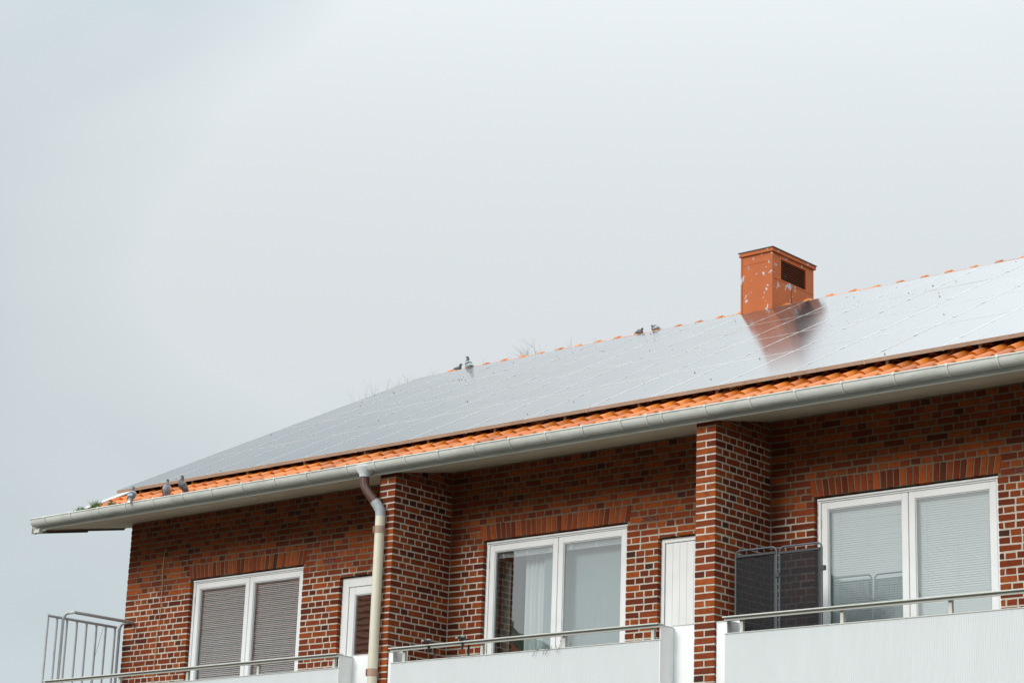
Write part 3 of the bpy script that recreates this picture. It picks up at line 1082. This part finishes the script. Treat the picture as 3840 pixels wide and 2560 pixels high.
# louvre opening is a recess framed by four sheet panels standing on the +x face
LY0, LY1, LZ0, LZ1 = 5.213, 5.822, 10.995, 11.285
ch.box(CX1 - .0595, CX1 + .03, CY0, LY0, 9.9, CZT)
ch.box(CX1 - .0595, CX1 + .03, LY1, CY1, 9.9, CZT)
ch.box(CX1 - .0595, CX1 + .03, LY0, LY1, 9.9, LZ0)
ch.box(CX1 - .0595, CX1 + .03, LY0, LY1, LZ1, CZT)
# seams of the sheet metal
ch.box(CX0 - .006, CX0 + .02, CY0 - .007, CY0 - .0005, 9.9, CZT - .002)
ch.box(CX1 + .004, CX1 + .036, CY0 - .007, CY0 + .022, 9.9, CZT - .002)
ch.box(CX1 + .0305, CX1 + .034, CY0 + .023, CY1, 10.972, 10.980)
ch.box(CX1 + .0305, CX1 + .040, 5.47, 5.482, 10.3, 10.971)
ch.box(CX0 + .022, CX1 + .002, CY0 - .0035, CY0 - .0004, 11.215, 11.222)
chim = ch.build('chimney', chim_m, B)
l_ = MB(); l_.box(CX1 - .058, CX1 - .004, LY0 + .001, LY1 - .001, LZ0 + .001, LZ1 - .001)
l_.build('louvre_back', vent_dark, chim)
for k in range(9):
    z = LZ0 + (k + .5) * (LZ1 - LZ0) / 9
    s_ = MB()
    s_.hexa([(CX1 + .004, LY0 + .001, z + .004), (CX1 + .028, LY0 + .001, z - .009), (CX1 + .028, LY1 - .001, z - .009), (CX1 + .004, LY1 - .001, z + .004),
             (CX1 + .004, LY0 + .001, z + .007), (CX1 + .028, LY0 + .001, z - .006), (CX1 + .028, LY1 - .001, z - .006), (CX1 + .004, LY1 - .001, z + .007)])
    s_.build('louvre_slat', chim_m, chim)
cp = MB()
o_ = .026
cp.box(CX0 - o_, CX1 + o_ + .03, CY0 - o_, CY1 + o_, CZT, CZT + .052)
cp.build('chimney_cap', chim_m, chim)
cp = MB(); ov = .040
cp.hexa([(CX0 - ov, CY0 - ov, CZT + .053), (CX1 + ov + .03, CY0 - ov, CZT + .053), (CX1 + ov + .03, CY1 + ov, CZT + .053), (CX0 - ov, CY1 + ov, CZT + .053),
         (CX0 - ov, CY0 - ov, CZT + .060), (CX1 + ov + .03, CY0 - ov, CZT + .060), (CX1 + ov + .03, CY1 + ov, CZT + .060), (CX0 - ov, CY1 + ov, CZT + .060)])
cp.build('cap_sheet', mat('dark_sheet', (.06, .055, .055), .5), chim)

# ------------------------------------------------------------------ solar array
A = empty('solar_array', (0, 0, 0), 'wide field of pale reflecting solar panels covering the tiled roof', 'solar panels')
PPITCH, PROW, XL = .8907, 1.600, .4443
PY0, PZ0 = -.67, 7.705
def pan_pt(x, s, h): return (x, PY0 + s * ca - h * sa, PZ0 + s * sa + h * ca)
gl = MB(); PWx, PLs = PPITCH - .010, PROW - .006
gl.box(.009, PWx - .009, .009, PLs - .009, -.008, -.0012)
fr = MB()
t_ = .007
fr.box(0, PWx, 0, t_, -.042, 0); fr.box(0, PWx, PLs - t_, PLs, -.042, 0)
fr.box(0, t_, t_, PLs - t_, -.042, 0); fr.box(PWx - t_, PWx, t_, PLs - t_, -.042, 0)
clamp_m = mat('clamp_metal', (.52, .54, .56), .35, metal=.5)
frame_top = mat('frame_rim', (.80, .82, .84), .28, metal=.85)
clm = MB(); clm.bevbox(-.012, .012, -.028, .028, .0005, .0035, .001)
pg = pf = pc = None
ncol = 18
for r_ in range(4):
    for c_ in range(ncol):
        x = XL + c_ * PPITCH + (0 if r_ else .0) + .003 * r_
        s = r_ * PROW
        h = rnd.uniform(-.0004, .0004)
        if pg is None:
            pg = gl.build('solar_panel', cell_m, A); o = pg
        else:
            o = dup(pg, A)
        o.location = pan_pt(x, s, h)
        o.rotation_euler = (ALPHA + rnd.uniform(-.0006, .0006), rnd.uniform(-.0006, .0006), 0)
        if pf is None:
            pf = fr.build('panel_frame', [frame_alu], o)
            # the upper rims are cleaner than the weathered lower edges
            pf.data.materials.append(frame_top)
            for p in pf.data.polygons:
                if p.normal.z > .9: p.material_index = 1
        else: dup(pf, o)
        for sc in (.42, 1.12):
            if pc is None: pc = clm.build('clamp', clamp_m, o); pc.location = (PWx + .005, sc, 0)
            else: dup(pc, o, (PWx + .005, sc, 0))
# bright joint plates between the lowest frames, and the rails that end below them
jp = MB(); jp.box(-.010, .010, -.003, .006, -.046, .002)
rl = MB(); rl.box(-.018, .018, .03, 4 * PROW - .05, -.075, -.0435); rl.box(-.012, .012, .02, .045, -.105, -.0755)
rail_dark = mat('rail_aluminium', (.22, .20, .18), .5, metal=.3)
j0 = r0 = None
for c_ in range(1, ncol):
    if j0 is None: j0 = jp.build('joint_plate', alu, A); o = j0
    else: o = dup(j0, A)
    o.location = pan_pt(XL + c_ * PPITCH - .010, 0, 0); o.rotation_euler = (ALPHA, 0, 0)
x = XL + .42
while x < XL + ncol * PPITCH:
    if r0 is None: r0 = rl.build('mounting_rail', rail_dark, A); o = r0
    else: o = dup(r0, A)
    o.location = pan_pt(x, 0, 0); o.rotation_euler = (ALPHA, 0, 0)
    x += 1.035
# droppings and bits of leaf on the glass
deb = MB()
for k in range(75):
    x = rnd.uniform(XL, 13.5); s = rnd.choice([rnd.uniform(0, 6.3), rnd.uniform(4.9, 6.35)])
    a = rnd.uniform(.003, .008)
    p = Vector(pan_pt(x, s, .004))
    deb.tube([p + Vector((0, 0, -.003)), p + Vector((a * .8, a * .2, a * .2)), p + Vector((a * 1.5, 0, a * .3))], [a * .7, a * .8, a * .3], 5)
tag(deb.build('debris', twig_m), 'dark bird droppings and leaf crumbs scattered over the solar panels', 'debris', kind='stuff')

# ------------------------------------------------------------------ blinds and curtains
def venetian(xa, xb, ytop, z_top, z_bot, pitch, tilt, width, label, name='venetian_blind', cords=(.12, .5, .88)):
    b = empty(name, (xa, ytop, z_top), label, 'blind', 'venetian blinds in the windows')
    hd = MB(); hd.bevbox(0, xb - xa, -.012, .012, -.026, 0, .002); hd.build('headrail', slat_m, b)
    s_ = MB()
    # slightly crowned slat
    ct, st = math.cos(tilt), math.sin(tilt)
    pr = [(-.5, 0), (0, .07), (.5, 0)]
    top = [(u * width * ct - (v * width + .0005) * st, u * width * st + (v * width + .0005) * ct) for u, v in pr]
    bot = [(u * width * ct - (v * width - .0005) * st, u * width * st + (v * width - .0005) * ct) for u, v in pr]
    rg = top + bot[::-1]
    kk = len(rg)
    s_.add([(0, y, z) for y, z in rg] + [(xb - xa, y, z) for y, z in rg], [(j, (j+1) % kk, kk + (j+1) % kk, kk + j) for j in range(kk)] + [tuple(range(kk)), tuple(range(kk, 2*kk))[::-1]])
    p0 = None
    z = -.026 - pitch * .7
    while z > z_bot - z_top:
        if p0 is None: p0 = s_.build('slat', slat_m, b); o = p0
        else: o = dup(p0, b)
        o.location = (0, 0, z)
        o.rotation_euler = (rnd.uniform(-.008, .008), rnd.uniform(-.0008, .0012), 0)
        z -= pitch
    for u in cords:
        c = MB(); c.tube([(u * (xb - xa), -width * .45, -.02), (u * (xb - xa), -width * .45, z_bot - z_top)], .0013, 5)
        c.build('cord', slat_m, b)
    return b
YB = .135
venetian(1.42, 2.315, YB, 6.425, 4.85, .0245, R(50), .0245, 'half open white blind behind the left sash of the window nearest the gable end')
venetian(2.43, 3.305, YB, 6.425, 4.85, .0245, R(48), .0245, 'half open white blind behind the right sash of the window nearest the gable end')
venetian(11.11, 12.01, YB, 6.42, 4.85, .0236, R(68), .0272, 'closed white blind beside the dark folding screen, left sash of its window')
venetian(12.125, 13.03, YB, 6.42, 4.85, .0236, R(68), .0272, 'closed white blind in the right sash of the window with the folding screen before it')
def raised(xa, xb, label):
    b = empty('raised_blind', (xa, YB, 6.425), label, 'blind', 'raised blinds in the middle window')
    hd = MB(); hd.bevbox(0, xb - xa, -.012, .012, -.020, 0, .002); hd.build('headrail', slat_m, b)
    p0 = None
    for k in range(9):
        s_ = MB()
        if p0 is None:
            s_.box(0, xb - xa, -.012, .012, -.0007, .0007); p0 = s_.build('slat', slat_m, b); o = p0
        else: o = dup(p0, b)
        o.location = (0, 0, -.026 - k * .005)
    br_ = MB(); br_.bevbox(0, xb - xa, -.012, .012, -.082, -.073, .002); br_.build('bottom_rail', slat_m, b)
    for u in (.1, .5, .9):
        c = MB(); c.bevbox(u * (xb - xa) - .009, u * (xb - xa) + .009, -.016, -.0135, -.073, 0, .0005); c.build('ladder_tape', slat_m, b)
raised(6.545, 7.44, 'raised white blind bunched above the white curtain')
raised(7.555, 8.47, 'raised white blind bunched above the bare grey glass of the middle window')
def drape(name, x0, x1, y, z0, z1, folds, amp, m_, label, cat):
    d = MB()
    n = folds * 8
    pts = [(x0 + (x1 - x0) * k / n, y + amp * math.sin(k / 8 * 2 * math.pi) * (0.7 + .3 * math.sin(k * .37))) for k in range(n + 1)]
    L = len(pts)
    d.add([(x, yy, z0) for x, yy in pts] + [(x, yy, z1) for x, yy in pts] + [(x, yy + .002, z0) for x, yy in pts] + [(x, yy + .002, z1) for x, yy in pts],
          [(j, j+1, L+j+1, L+j) for j in range(L-1)] + [(2*L+j+1, 2*L+j, 3*L+j, 3*L+j+1) for j in range(L-1)]
          + [(L+j, L+j+1, 3*L+j+1, 3*L+j) for j in range(L-1)] + [(j+1, j, 2*L+j, 2*L+j+1) for j in range(L-1)] + [(0, L, 3*L, 2*L), (L-1, 3*L-1, 4*L-1, 2*L-1)])
    return tag(d.build(name, m_, smooth='all'), label, cat)
drape('curtain', 6.83, 7.20, .30, 4.3, 6.45, 6, .022, curtain_m, 'white pleated curtain hanging in the left sash of the middle window', 'curtain')
drape('sky_reflection_sheet', 7.16, 8.52, .24, 4.3, 6.42, 16, .004, sky_sheet_m, 'plain pale grey sheet added behind the right sash of the middle window as painted sky reflection', 'curtain')  # added sheet, its grey stands in for sky reflected in the panes
drape('curtain', 6.50, 6.64, .26, 4.3, 6.45, 2, .010, curtain_g, 'dull olive curtain edge at the far left of the middle window', 'curtain')

# ------------------------------------------------------------------ folding screen on the right balcony
YP = -.80
F = empty('folding_screen', (11.1, YP, 4.12), 'dark mesh privacy screen of two tall panels standing behind the right balcony rail', 'screen')
def fpt(x, z, y=YP): return (x - 11.1, y - YP, z - 4.12)
def round_frame(x0, x1, zt, y):
    r = .055
    pts = [fpt(x0, 4.14, y), fpt(x0, zt - r, y)]
    for k in range(1, 6):
        an = math.pi - math.pi / 2 * k / 5
        pts.append(fpt(x0 + r + r * math.cos(an), zt - r + r * math.sin(an), y))
    for k in range(0, 6):
        an = math.pi / 2 - math.pi / 2 * k / 5
        pts.append(fpt(x1 - r + r * math.cos(an), zt - r + r * math.sin(an), y))
    pts.append(fpt(x1, 4.14, y))
    return pts
for (x0, x1, zt, zf) in ((10.567, 11.062, 5.888, 5.815), (11.098, 11.594, 5.880, 5.806)):
    f = MB(); f.tube(round_frame(x0, x1, zt, YP), .0105, 10)
    f.tube([fpt(x0, 4.20), fpt(x1, 4.20)], .0095, 8)
    fo = f.build('screen_frame', screen_tube, F, smooth=True)
    t = MB()
    n = 8
    # the cloth hangs a little slack between the tubes
    top = [(x0 + .012 + (x1 - x0 - .024) * k / n, YP + .006 * math.sin(math.pi * k / n)) for k in range(n + 1)]
    t.add([fpt(x, 4.24, y) for x, y in top] + [fpt(x, zf, y) for x, y in top], [(j, j+1, n+1+j+1, n+1+j) for j in range(n)])
    t.build('screen_cloth', mesh_m, fo, fix=False)
    h = MB(); h.bevbox(*[v for v in (x0 - 11.1 + .010, x1 - 11.1 - .010)], -.009, .009, zf - 4.12 - .0, zf - 4.12 + .028, .004)
    h.build('cloth_hem', black_m, fo)
    s_ = MB(); s_.box(x1 - 11.1 - .028, x1 - 11.1 - .010, -.004, .004, .12, zf - 4.12 - .001); s_.build('side_hem', black_m, fo)
for x, z in ((11.080, 5.60), (11.612, 5.625)):
    c = MB(); c.bevbox(x - 11.1 - .026, x - 11.1 + .024, -.017, .017, z - 4.12 - .024, z - 4.12 + .024, .003)
    c.build('clip', black_m, F)

# ------------------------------------------------------------------ planter hooks over the rail of the middle balcony
for x, lab in ((6.745, 'black metal planter hook clamped over the balcony rail, the one farther from the window'), (7.245, 'black metal planter hook clamped over the balcony rail, the one closer to the window')):
    k = empty('planter_hook', (x, -1.18, 5.153), lab, 'hook', 'planter hooks on the balcony rail')
    b_ = MB(); b_.tube([(0, -.115, .030), (0, .26, .030)], .012, 10); b_.build('crossbar', black_m, k, smooth=True)
    b_ = MB(); b_.tube([(.006, -.030, .040), (.006, -.030, -.075), (.006, -.030, -.088)], [.012, .012, .006], 10); b_.build('front_peg', black_m, k, smooth=True)
    b_ = MB(); b_.tube([(.01, .07, .025), (.01, .07, -.62)], .011, 10); b_.build('rear_post', black_m, k, smooth=True)
    b_ = MB(); b_.tube([(.006, -.030, .042), (.006, -.030, .052), (.006, -.030, .060)], [.012, .024, .022], 12); b_.build('knob', grey_pipe, k, smooth=True)
    b_ = MB(); b_.tube([(0, -.128, .030), (0, -.116, .030)], [.011, .0125], 10); b_.build('end_cap', grey_pipe, k, smooth=True)

# ------------------------------------------------------------------ dead plant over the middle balcony front
dpl = MB()
for (x, x2, z2) in ((8.31, 8.245, 4.928), (8.42, 8.385, 4.935), (8.47, 8.425, 4.935), (8.60, 8.575, 4.945)):
    dpl.tube([(x + .05, -1.10, 4.93), (x + .03, -1.15, 4.99), (x, -1.192, 5.000), ((x + x2) / 2 + .005, -1.205, 4.975), (x2, -1.20, z2)], [.003, .003, .003, .003, .0022], 5)
for k in range(9):
    x = 8.32 + k * .045 + rnd.uniform(-.01, .01)
    z = rnd.uniform(5.02, 5.05) if k < 6 else rnd.uniform(5.05, 5.085)
    p = Vector((x, -1.12, 4.90)); q = Vector((x + rnd.uniform(-.02, .03), -1.14, z))
    dpl.tube([p, p.lerp(q, .6), q], [.0025, .002, .001], 4)
    for j in range(6):
        u = p.lerp(q, rnd.uniform(.6, 1))
        dpl.tube([u, u + Vector((rnd.uniform(-.014, .014), rnd.uniform(-.01, .01), rnd.uniform(.004, .014)))], [.0022, .001], 4)
tag(dpl.build('dead_plant', twig_m), 'withered plant with dry stems hanging over the middle balcony front', 'plant')

# ------------------------------------------------------------------ loose cable on the wall
cb = MB()
cb.tube([(.775, .004, 6.988), (.742, -.012, 6.986), (.738, -.012, 6.95), (.730, -.013, 6.74), (.745, -.012, 6.45), (.751, -.013, 6.18), (.735, -.012, 6.0), (.715, -.013, 5.846), (.70, -.012, 5.6), (.694, -.013, 5.393), (.674, -.013, 5.2), (.66, -.013, 4.9)], .0042, 6)
cb.tube([(.725, -.013, 5.90), (.728, -.014, 5.75), (.712, -.013, 5.5), (.703, -.013, 5.3)], .002, 5)
tag(cb.build('cable', cable_m), 'thin tan cable hanging down the brick wall near the gable corner', 'cable')

# ------------------------------------------------------------------ grass growing in the gutter
for (x0, x1, hh, lab) in ((.215, .480, .05, 'low grass tuft in the gutter, nearest the gutter end'),
                          (.530, .740, .095, 'tallest bushy grass tuft growing in the gutter'),
                          (.905, 1.055, .055, 'grass tuft in the gutter right before the orange tile ends')):
    gr = MB()
    for k in range(260):
        u = rnd.gauss(.5, .22)
        x = x0 + (x1 - x0) * min(1, max(0, u)); y = -1.15 + rnd.uniform(-.03, .05); z = 7.315
        H = (7.352 - z) + 1.5 * hh * rnd.uniform(.35, 1.) * (1 - abs(u - .5) * .9)
        lx, ly = rnd.gauss(0, .35) * H, rnd.gauss(0, .3) * H
        wd = rnd.uniform(.0022, .0042)
        an = rnd.uniform(0, math.pi); dx, dy = math.cos(an) * wd, math.sin(an) * wd
        c = rnd.choice([(.05, .115, .02), (.08, .15, .03), (.035, .085, .018), (.13, .16, .05)])
        gr.add([(x - dx, y - dy, z), (x + dx, y + dy, z), (x + lx * .4 + dx * .8, y + ly * .4 + dy * .8, z + H * .6), (x + lx * .4 - dx * .8, y + ly * .4 - dy * .8, z + H * .6), (x + lx, y + ly, z + H)],
               [(0, 1, 2, 3), (3, 2, 4)], c)
    tag(gr.build('grass_tuft', grass_m, fix=False, origin=((x0 + x1) / 2, -1.15, 7.315)), lab, 'grass', 'grass tufts in the gutter')

# ------------------------------------------------------------------ pigeons
def pigeon(loc, heading, label, body, neck, bars, lean=0., crouch=0., turn=0., scale=1., rump=None, mottle=0.):
    """local +x forward, +z up; feet at z 0"""
    p = empty('pigeon', loc, label, 'pigeon', 'pigeons on the roof')
    p.rotation_euler = (0, 0, heading)
    p.scale = (scale, scale, scale)
    spine = [(-.205, .028, .013, .004), (-.185, .034, .026, .007), (-.145, .052, .030, .011), (-.105, .072, .038, .024), (-.065, .092, .052, .041), (-.02, .108, .060, .054),
             (.02, .122, .062, .060), (.05, .138, .055, .056), (.072, .160, .041, .045), (.083, .185, .030, .034), (.090, .208, .0245, .027), (.098, .226, .0235, .0245), (.108, .238, .0225, .0225), (.120, .240, .016, .017),
             (.129, .237, .0075, .008), (.140, .233, .0055, .0055), (.151, .226, .0012, .0012)]
    nr_ = 12
    cl, sl = math.cos(lean), math.sin(lean)
    pts = []
    for n_, (x, z, ww, hh) in enumerate(spine):
        if 3 <= n_ <= 8: ww, hh = ww * 1.2, hh * 1.14
        if x > .05: z = z - crouch * min(1, (z - .13) / .08) ; x = x - crouch * .25
        # lean about the hips
        X, Z = x + .01, z - .10
        pts.append((X * cl - Z * sl - .01, X * sl + Z * cl + .10, ww, hh))
    vs_, cols = [], []
    for i, (x, z, ww, hh) in enumerate(pts):
        a = pts[max(0, i-1)]; b = pts[min(len(pts)-1, i+1)]
        tx, tz = b[0] - a[0], b[1] - a[1]
        l = math.hypot(tx, tz) or 1
        nx, nz = -tz / l, tx / l
        for k in range(nr_):
            an = 2 * math.pi * k / nr_
            u, v = math.cos(an) * ww, math.sin(an) * hh
            # folded wings swell the flanks
            if 4 <= i <= 7 and math.sin(an) > -.3: u *= 1.07
            vs_.append([x + nx * v, u, z + nz * v])
    if turn:
        for i in range(8, len(pts)):
            f = min(1, (i - 8) / 4) * turn
            cx, cz = pts[9][0], 0
            for k in range(nr_):
                q = vs_[i*nr_ + k]
                X, Y = q[0] - cx, q[1]
                q[0], q[1] = cx + X * math.cos(f) - Y * math.sin(f), X * math.sin(f) + Y * math.cos(f)
    mb = MB()
    fs = []
    L = len(pts)
    o0 = 0
    mb.v = [tuple(q) for q in vs_]
    for i in range(L - 1):
        for k in range(nr_):
            mb.f.append((i*nr_ + k, i*nr_ + (k+1) % nr_, (i+1)*nr_ + (k+1) % nr_, (i+1)*nr_ + k))
            s = math.sin(2 * math.pi * (k + .5) / nr_)
            if i >= 13: c = (.05, .048, .05)
            elif i >= 10: c = tuple(q * .9 for q in neck)
            elif i >= 8: c = neck
            elif i <= 1: c = rump if rump else (.035, .037, .042)
            elif i <= 2: c = rump if (rump and s < .4) else tuple(q * .7 for q in body)
            elif i in (3, 5) and s > -.45: c = bars
            else:
                c = body if s > -.5 else tuple(q * .8 for q in body)
                if i == 7: c = tuple((a_ + b_) / 2 for a_, b_ in zip(body, neck))
                if mottle and s > -.4 and rnd.random() < mottle: c = bars
            mb.c.append(tuple(q * rnd.uniform(.9, 1.1) for q in c))
    mb.f.append(tuple(range(nr_))[::-1]); mb.c.append((.05, .05, .05))
    mb.f.append(tuple((L-1)*nr_ + k for k in range(nr_))); mb.c.append((.05, .05, .05))
    mb.build('body', feather, p, smooth='all')
    for s in (-1, 1):
        wg = MB()
        # folded wing: a thin curved shield along the flank with its tip over the tail
        pr = [(.045, .128, .055), (.02, .15, .056), (-.04, .128, .058), (-.10, .094, .044), (-.165, .058, .026), (-.10, .068, .046), (-.04, .082, .062), (.02, .098, .066)]
        q_ = []
        for (x, z, y) in pr:
            X, Z = x + .01, z - .10
            q_.append((X * cl - Z * sl - .01, s * y * 1.24, X * sl + Z * cl + .10))
        cen = Vector((0, 0, 0))
        for q in q_: cen += Vector(q) / len(q_)
        cen.y *= 1.18
        nn = len(q_)
        inner = [(q[0], q[1] * .82, q[2]) for q in q_]
        wg.v = q_ + [tuple(cen)] + inner
        for j in range(nn):
            c = body
            if j in (3, 4): c = bars
            elif j in (2, 5) : c = tuple((a_ * .5 + b_ * .5) for a_, b_ in zip(body, bars)) if not mottle else (bars if rnd.random() < .5 else body)
            wg.f.append((j, (j+1) % nn, nn)); wg.c.append(c)
            wg.f.append((j, (j+1) % nn, nn + 1 + (j+1) % nn, nn + 1 + j)); wg.c.append(c)
        wg.build('wing', feather, p, smooth=False)
    for s in (-1, 1):
        lg = MB()
        lg.tube([(-.005, s * .022, .085), (0, s * .022, .03), (.0, s * .022, .006)], [.008, .005, .0045], 6)
        for dx, dy in ((.028, 0), (.022, .014), (.022, -.014), (-.018, 0)):
            lg.tube([(0, s * .022, .006), (dx, s * .022 + dy, .003)], [.0035, .0022], 5)
        lg.build('leg', leg_m, p)
    ex, ez = pts[12][0], pts[12][1]
    for s in (-1, 1):
        ey = MB()
        cx = pts[9][0]
        X, Y = ex - cx, s * .0205
        xx, yy = cx + X * math.cos(turn) - Y * math.sin(turn), X * math.sin(turn) + Y * math.cos(turn)
        ey.tube([(xx, yy - .003 * s, ez + .003), (xx, yy, ez + .003), (xx, yy + .003 * s, ez + .003)], [.002, .0042, .002], 6)
        ey.build('eye', eye_m, p)
    return p
GRY, DK = (.30, .32, .35), (.045, .047, .052)
LIP = 7.352
pigeon((1.385, -1.165, LIP), R(120), 'grey chequered pigeon with white tail tip perched on the gutter, back to the viewer', (.30, .33, .37), (.07, .10, .105), DK, lean=.42, turn=.9, scale=.74, rump=(.75, .76, .77), mottle=.3)
pigeon((2.065, -1.165, LIP), R(-35), 'pale plump pigeon on the gutter edge looking towards the viewer', (.42, .42, .45), (.12, .15, .16), DK, lean=.40, turn=-.3, scale=.74)
pigeon((2.370, -1.165, LIP), R(-128), 'dark brownish grey pigeon standing tallest on the gutter, looking left', (.115, .095, .095), (.065, .065, .072), (.05, .045, .045), lean=.55, turn=-.3, scale=.78)
RT = RZ + .14
pigeon((.86, RY + .12, RT - .055), R(38), 'dark pigeon mostly hidden behind the ridge, only its head showing', (.06, .06, .065), (.04, .045, .048), DK, lean=.1, scale=.78)
pigeon((1.355, RY - .13, RT - .115), R(168), 'grey pigeon with two black wing bars standing upright on the ridge looking left', (.36, .39, .41), (.045, .075, .075), (.03, .03, .035), lean=.38, turn=.55, scale=.88)
pigeon((4.56, RY - .04, RT - .10), R(-12), 'mauve breasted pigeon sitting low on the ridge, head turned right', (.20, .165, .165), (.11, .105, .12), DK, lean=.05, crouch=.055, scale=.78, mottle=.3)
pigeon((4.86, RY - .04, RT - .07), R(172), 'grey pigeon crouching on the ridge closest to the chimney, tail to the right', (.34, .36, .37), (.05, .07, .07), DK, lean=.05, crouch=.055, scale=.76, mottle=.12)

# ------------------------------------------------------------------ bare trees behind the roof
def tree(x, y, ztop, spread, seed, label, wide=1.):
    r = random.Random(seed)
    t = empty('bare_tree', (x, y, 0), label, 'tree', 'bare trees behind the roof')
    tk = MB()
    H = ztop
    lean = Vector((r.uniform(-.4, .4), r.uniform(-.4, .4), 0))
    spine = [Vector((0, 0, 0)), Vector((0, 0, H * .2)) + lean * .2, Vector((0, 0, H * .42)) + lean * .5, Vector((0, 0, H * .6)) + lean]
    tk.tube(spine, [.26, .20, .16, .12], 9)
    tk.build('trunk', bark_m, t, smooth=True)
    cw = MB()
    def grow(p, d, L, rad, lev):
        pts = [p]
        q = p.copy(); dd = d.copy()
        for k in range(3):
            dd = (dd + Vector((r.gauss(0, .30), r.gauss(0, .30), r.gauss(.10, .16)))).normalized()
            q = q + dd * (L / 3)
            pts.append(q.copy())
        cw.tube(pts, [rad, rad * .8, rad * .62, rad * .45], 4 if lev > 1 else 6, caps=False)
        if lev >= 5: return
        nb = 3 if lev < 4 else 6
        for k in range(nb):
            u = r.uniform(.45, 1.)
            i = min(2, int(u * 3)); f = u * 3 - i
            s = pts[i].lerp(pts[i+1], f)
            side = Vector((r.gauss(0, 1), r.gauss(0, 1), r.gauss(.1, .5))).normalized()
            nd = (dd * .9 + side * .75 + Vector((0, 0, .25))).normalized()
            grow(s, nd, L * r.uniform(.55, .75), rad * .5, lev + 1)
        grow(pts[-1], (dd + Vector((r.gauss(0, .2), r.gauss(0, .2), .25))).normalized(), L * .72, rad * .5, lev + 1)
    for k in range(5):
        an = k * 2.4 + r.uniform(-.4, .4)
        s = spine[2].lerp(spine[3], k / 4)
        grow(s, Vector((math.cos(an) * spread, math.sin(an) * spread, 1.)).normalized(), H * .17, .07, 1)
    hs = sorted(v[2] for v in cw.v)
    top = hs[int(len(hs) * .93)]
    k = (H - .35 - spine[2].z) / (top - spine[2].z)
    def squash(z):
        z = spine[2].z + (z - spine[2].z) * k
        return z if z < H - .35 else H - .35 + (z - H + .35) * .35
    cw.v = [(v[0], v[1], squash(v[2])) for v in cw.v]
    zm = max(v[2] for v in cw.v)
    cw.v = [(v[0], v[1], spine[2].z + (v[2] - spine[2].z) * (H - spine[2].z) / (zm - spine[2].z)) for v in cw.v]
    tops = [v for v in cw.v if v[2] > H - .28]
    ox, oy = sum(v[0] for v in tops) / len(tops), sum(v[1] for v in tops) / len(tops)
    cw.v = [(v[0] * wide, v[1] * wide, v[2]) for v in cw.v]
    ox, oy = ox * wide, oy * wide
    cw.build('crown', twig_haze, t, fix=False)
    t.location = (x - ox, y - oy, 0)
tree(-18.75, 25, 18.24, .40, 3, 'bare twiggy treetop behind the roof, leftmost of the treetops', .42)
tree(-17.25, 25, 18.20, .25, 11, 'bare treetop behind the two pigeons at the left end of the ridge', .45)
tree(-14.70, 25, 18.27, .42, 5, 'bare treetop between the two pairs of pigeons on the ridge', .62)

# ------------------------------------------------------------------ house across the street: mirrored in the left windows
H_ = empty('neighbour_house', (-27, -22, 0), 'neighbouring house whose orange tiled roof is mirrored in the left windows', 'house')
H_.location = (0, 0, 0)
hb = MB(); hb.box(-42, -13.2, -26.5, -17.4, 0, 7.2); hb.build('wall', mat('neighbour_render', (.13, .15, .17), .9, n1=(6., (.09, .10, .11), .4, .7, .7)), H_)
hr = MB()
n = 46
e0, e1 = (-16.8, 7.1), (-22., 12.3)
rows = 26
for j in range(rows):
    for side in (0, 1):
        y0 = e0[0] + (e1[0] - e0[0]) * j / rows; y1 = e0[0] + (e1[0] - e0[0]) * (j + 1) / rows
        z0 = e0[1] + (e1[1] - e0[1]) * j / rows + .05; z1 = e0[1] + (e1[1] - e0[1]) * (j + 1) / rows
        xr = -12.6 - 3.0 * j / rows
        if side: y0, y1 = -44 - y0, -44 - y1
        hr.add([(-42.6, y0, z0), (xr, y0, z0), (xr - 3.0 / rows, y1, z1), (-42.6, y1, z1), (-42.6, y0, z0 - .05), (xr, y0, z0 - .05)], [(0, 1, 2, 3), (4, 5, 1, 0)])
hr.add([(-12.6, -16.8, 7.12), (-12.6, -27.2, 7.12), (-15.6, -22., 12.3)], [(0, 1, 2)])
nb_tile = mat('neighbour_tile', (.25, .072, .028), .8, n1=((9., 5., 5.), (.10, .04, .022), .42, .62, .8))
hr.build('roof', nb_tile, H_, fix=False)

# ------------------------------------------------------------------ unseen tree mass added behind the camera to block low sky light
wd_ = MB()
rw = random.Random(4)
for k in range(30):
    x = -95 + k * 6 + rw.uniform(-2, 2); y = -46 + rw.uniform(-4, 3); h = rw.uniform(12.5, 16.5); r0 = rw.uniform(3.6, 5.2)
    nu, nv = 12, 8
    vs_ = []
    for j in range(nv + 1):
        ph = math.pi * j / nv
        for i in range(nu):
            th = 2 * math.pi * i / nu
            q = r0 * (1 + rw.uniform(-.18, .18))
            vs_.append((x + math.sin(ph) * math.cos(th) * q, y + math.sin(ph) * math.sin(th) * q, h * .5 + math.cos(ph) * h * .5 * (1 + rw.uniform(-.06, .06))))
    wd_.add(vs_, [(j*nu + i, j*nu + (i+1) % nu, (j+1)*nu + (i+1) % nu, (j+1)*nu + i) for j in range(nv) for i in range(nu)])
blocker_m = mat('blocker_foliage', (.055, .075, .035), .9, n1=(1.2, (.03, .04, .02), .4, .7, .8))
tag(wd_.build('sky_blocker', blocker_m, fix=False), 'unseen dark mass of trees added behind the camera to block low sky light', 'trees', kind='stuff')
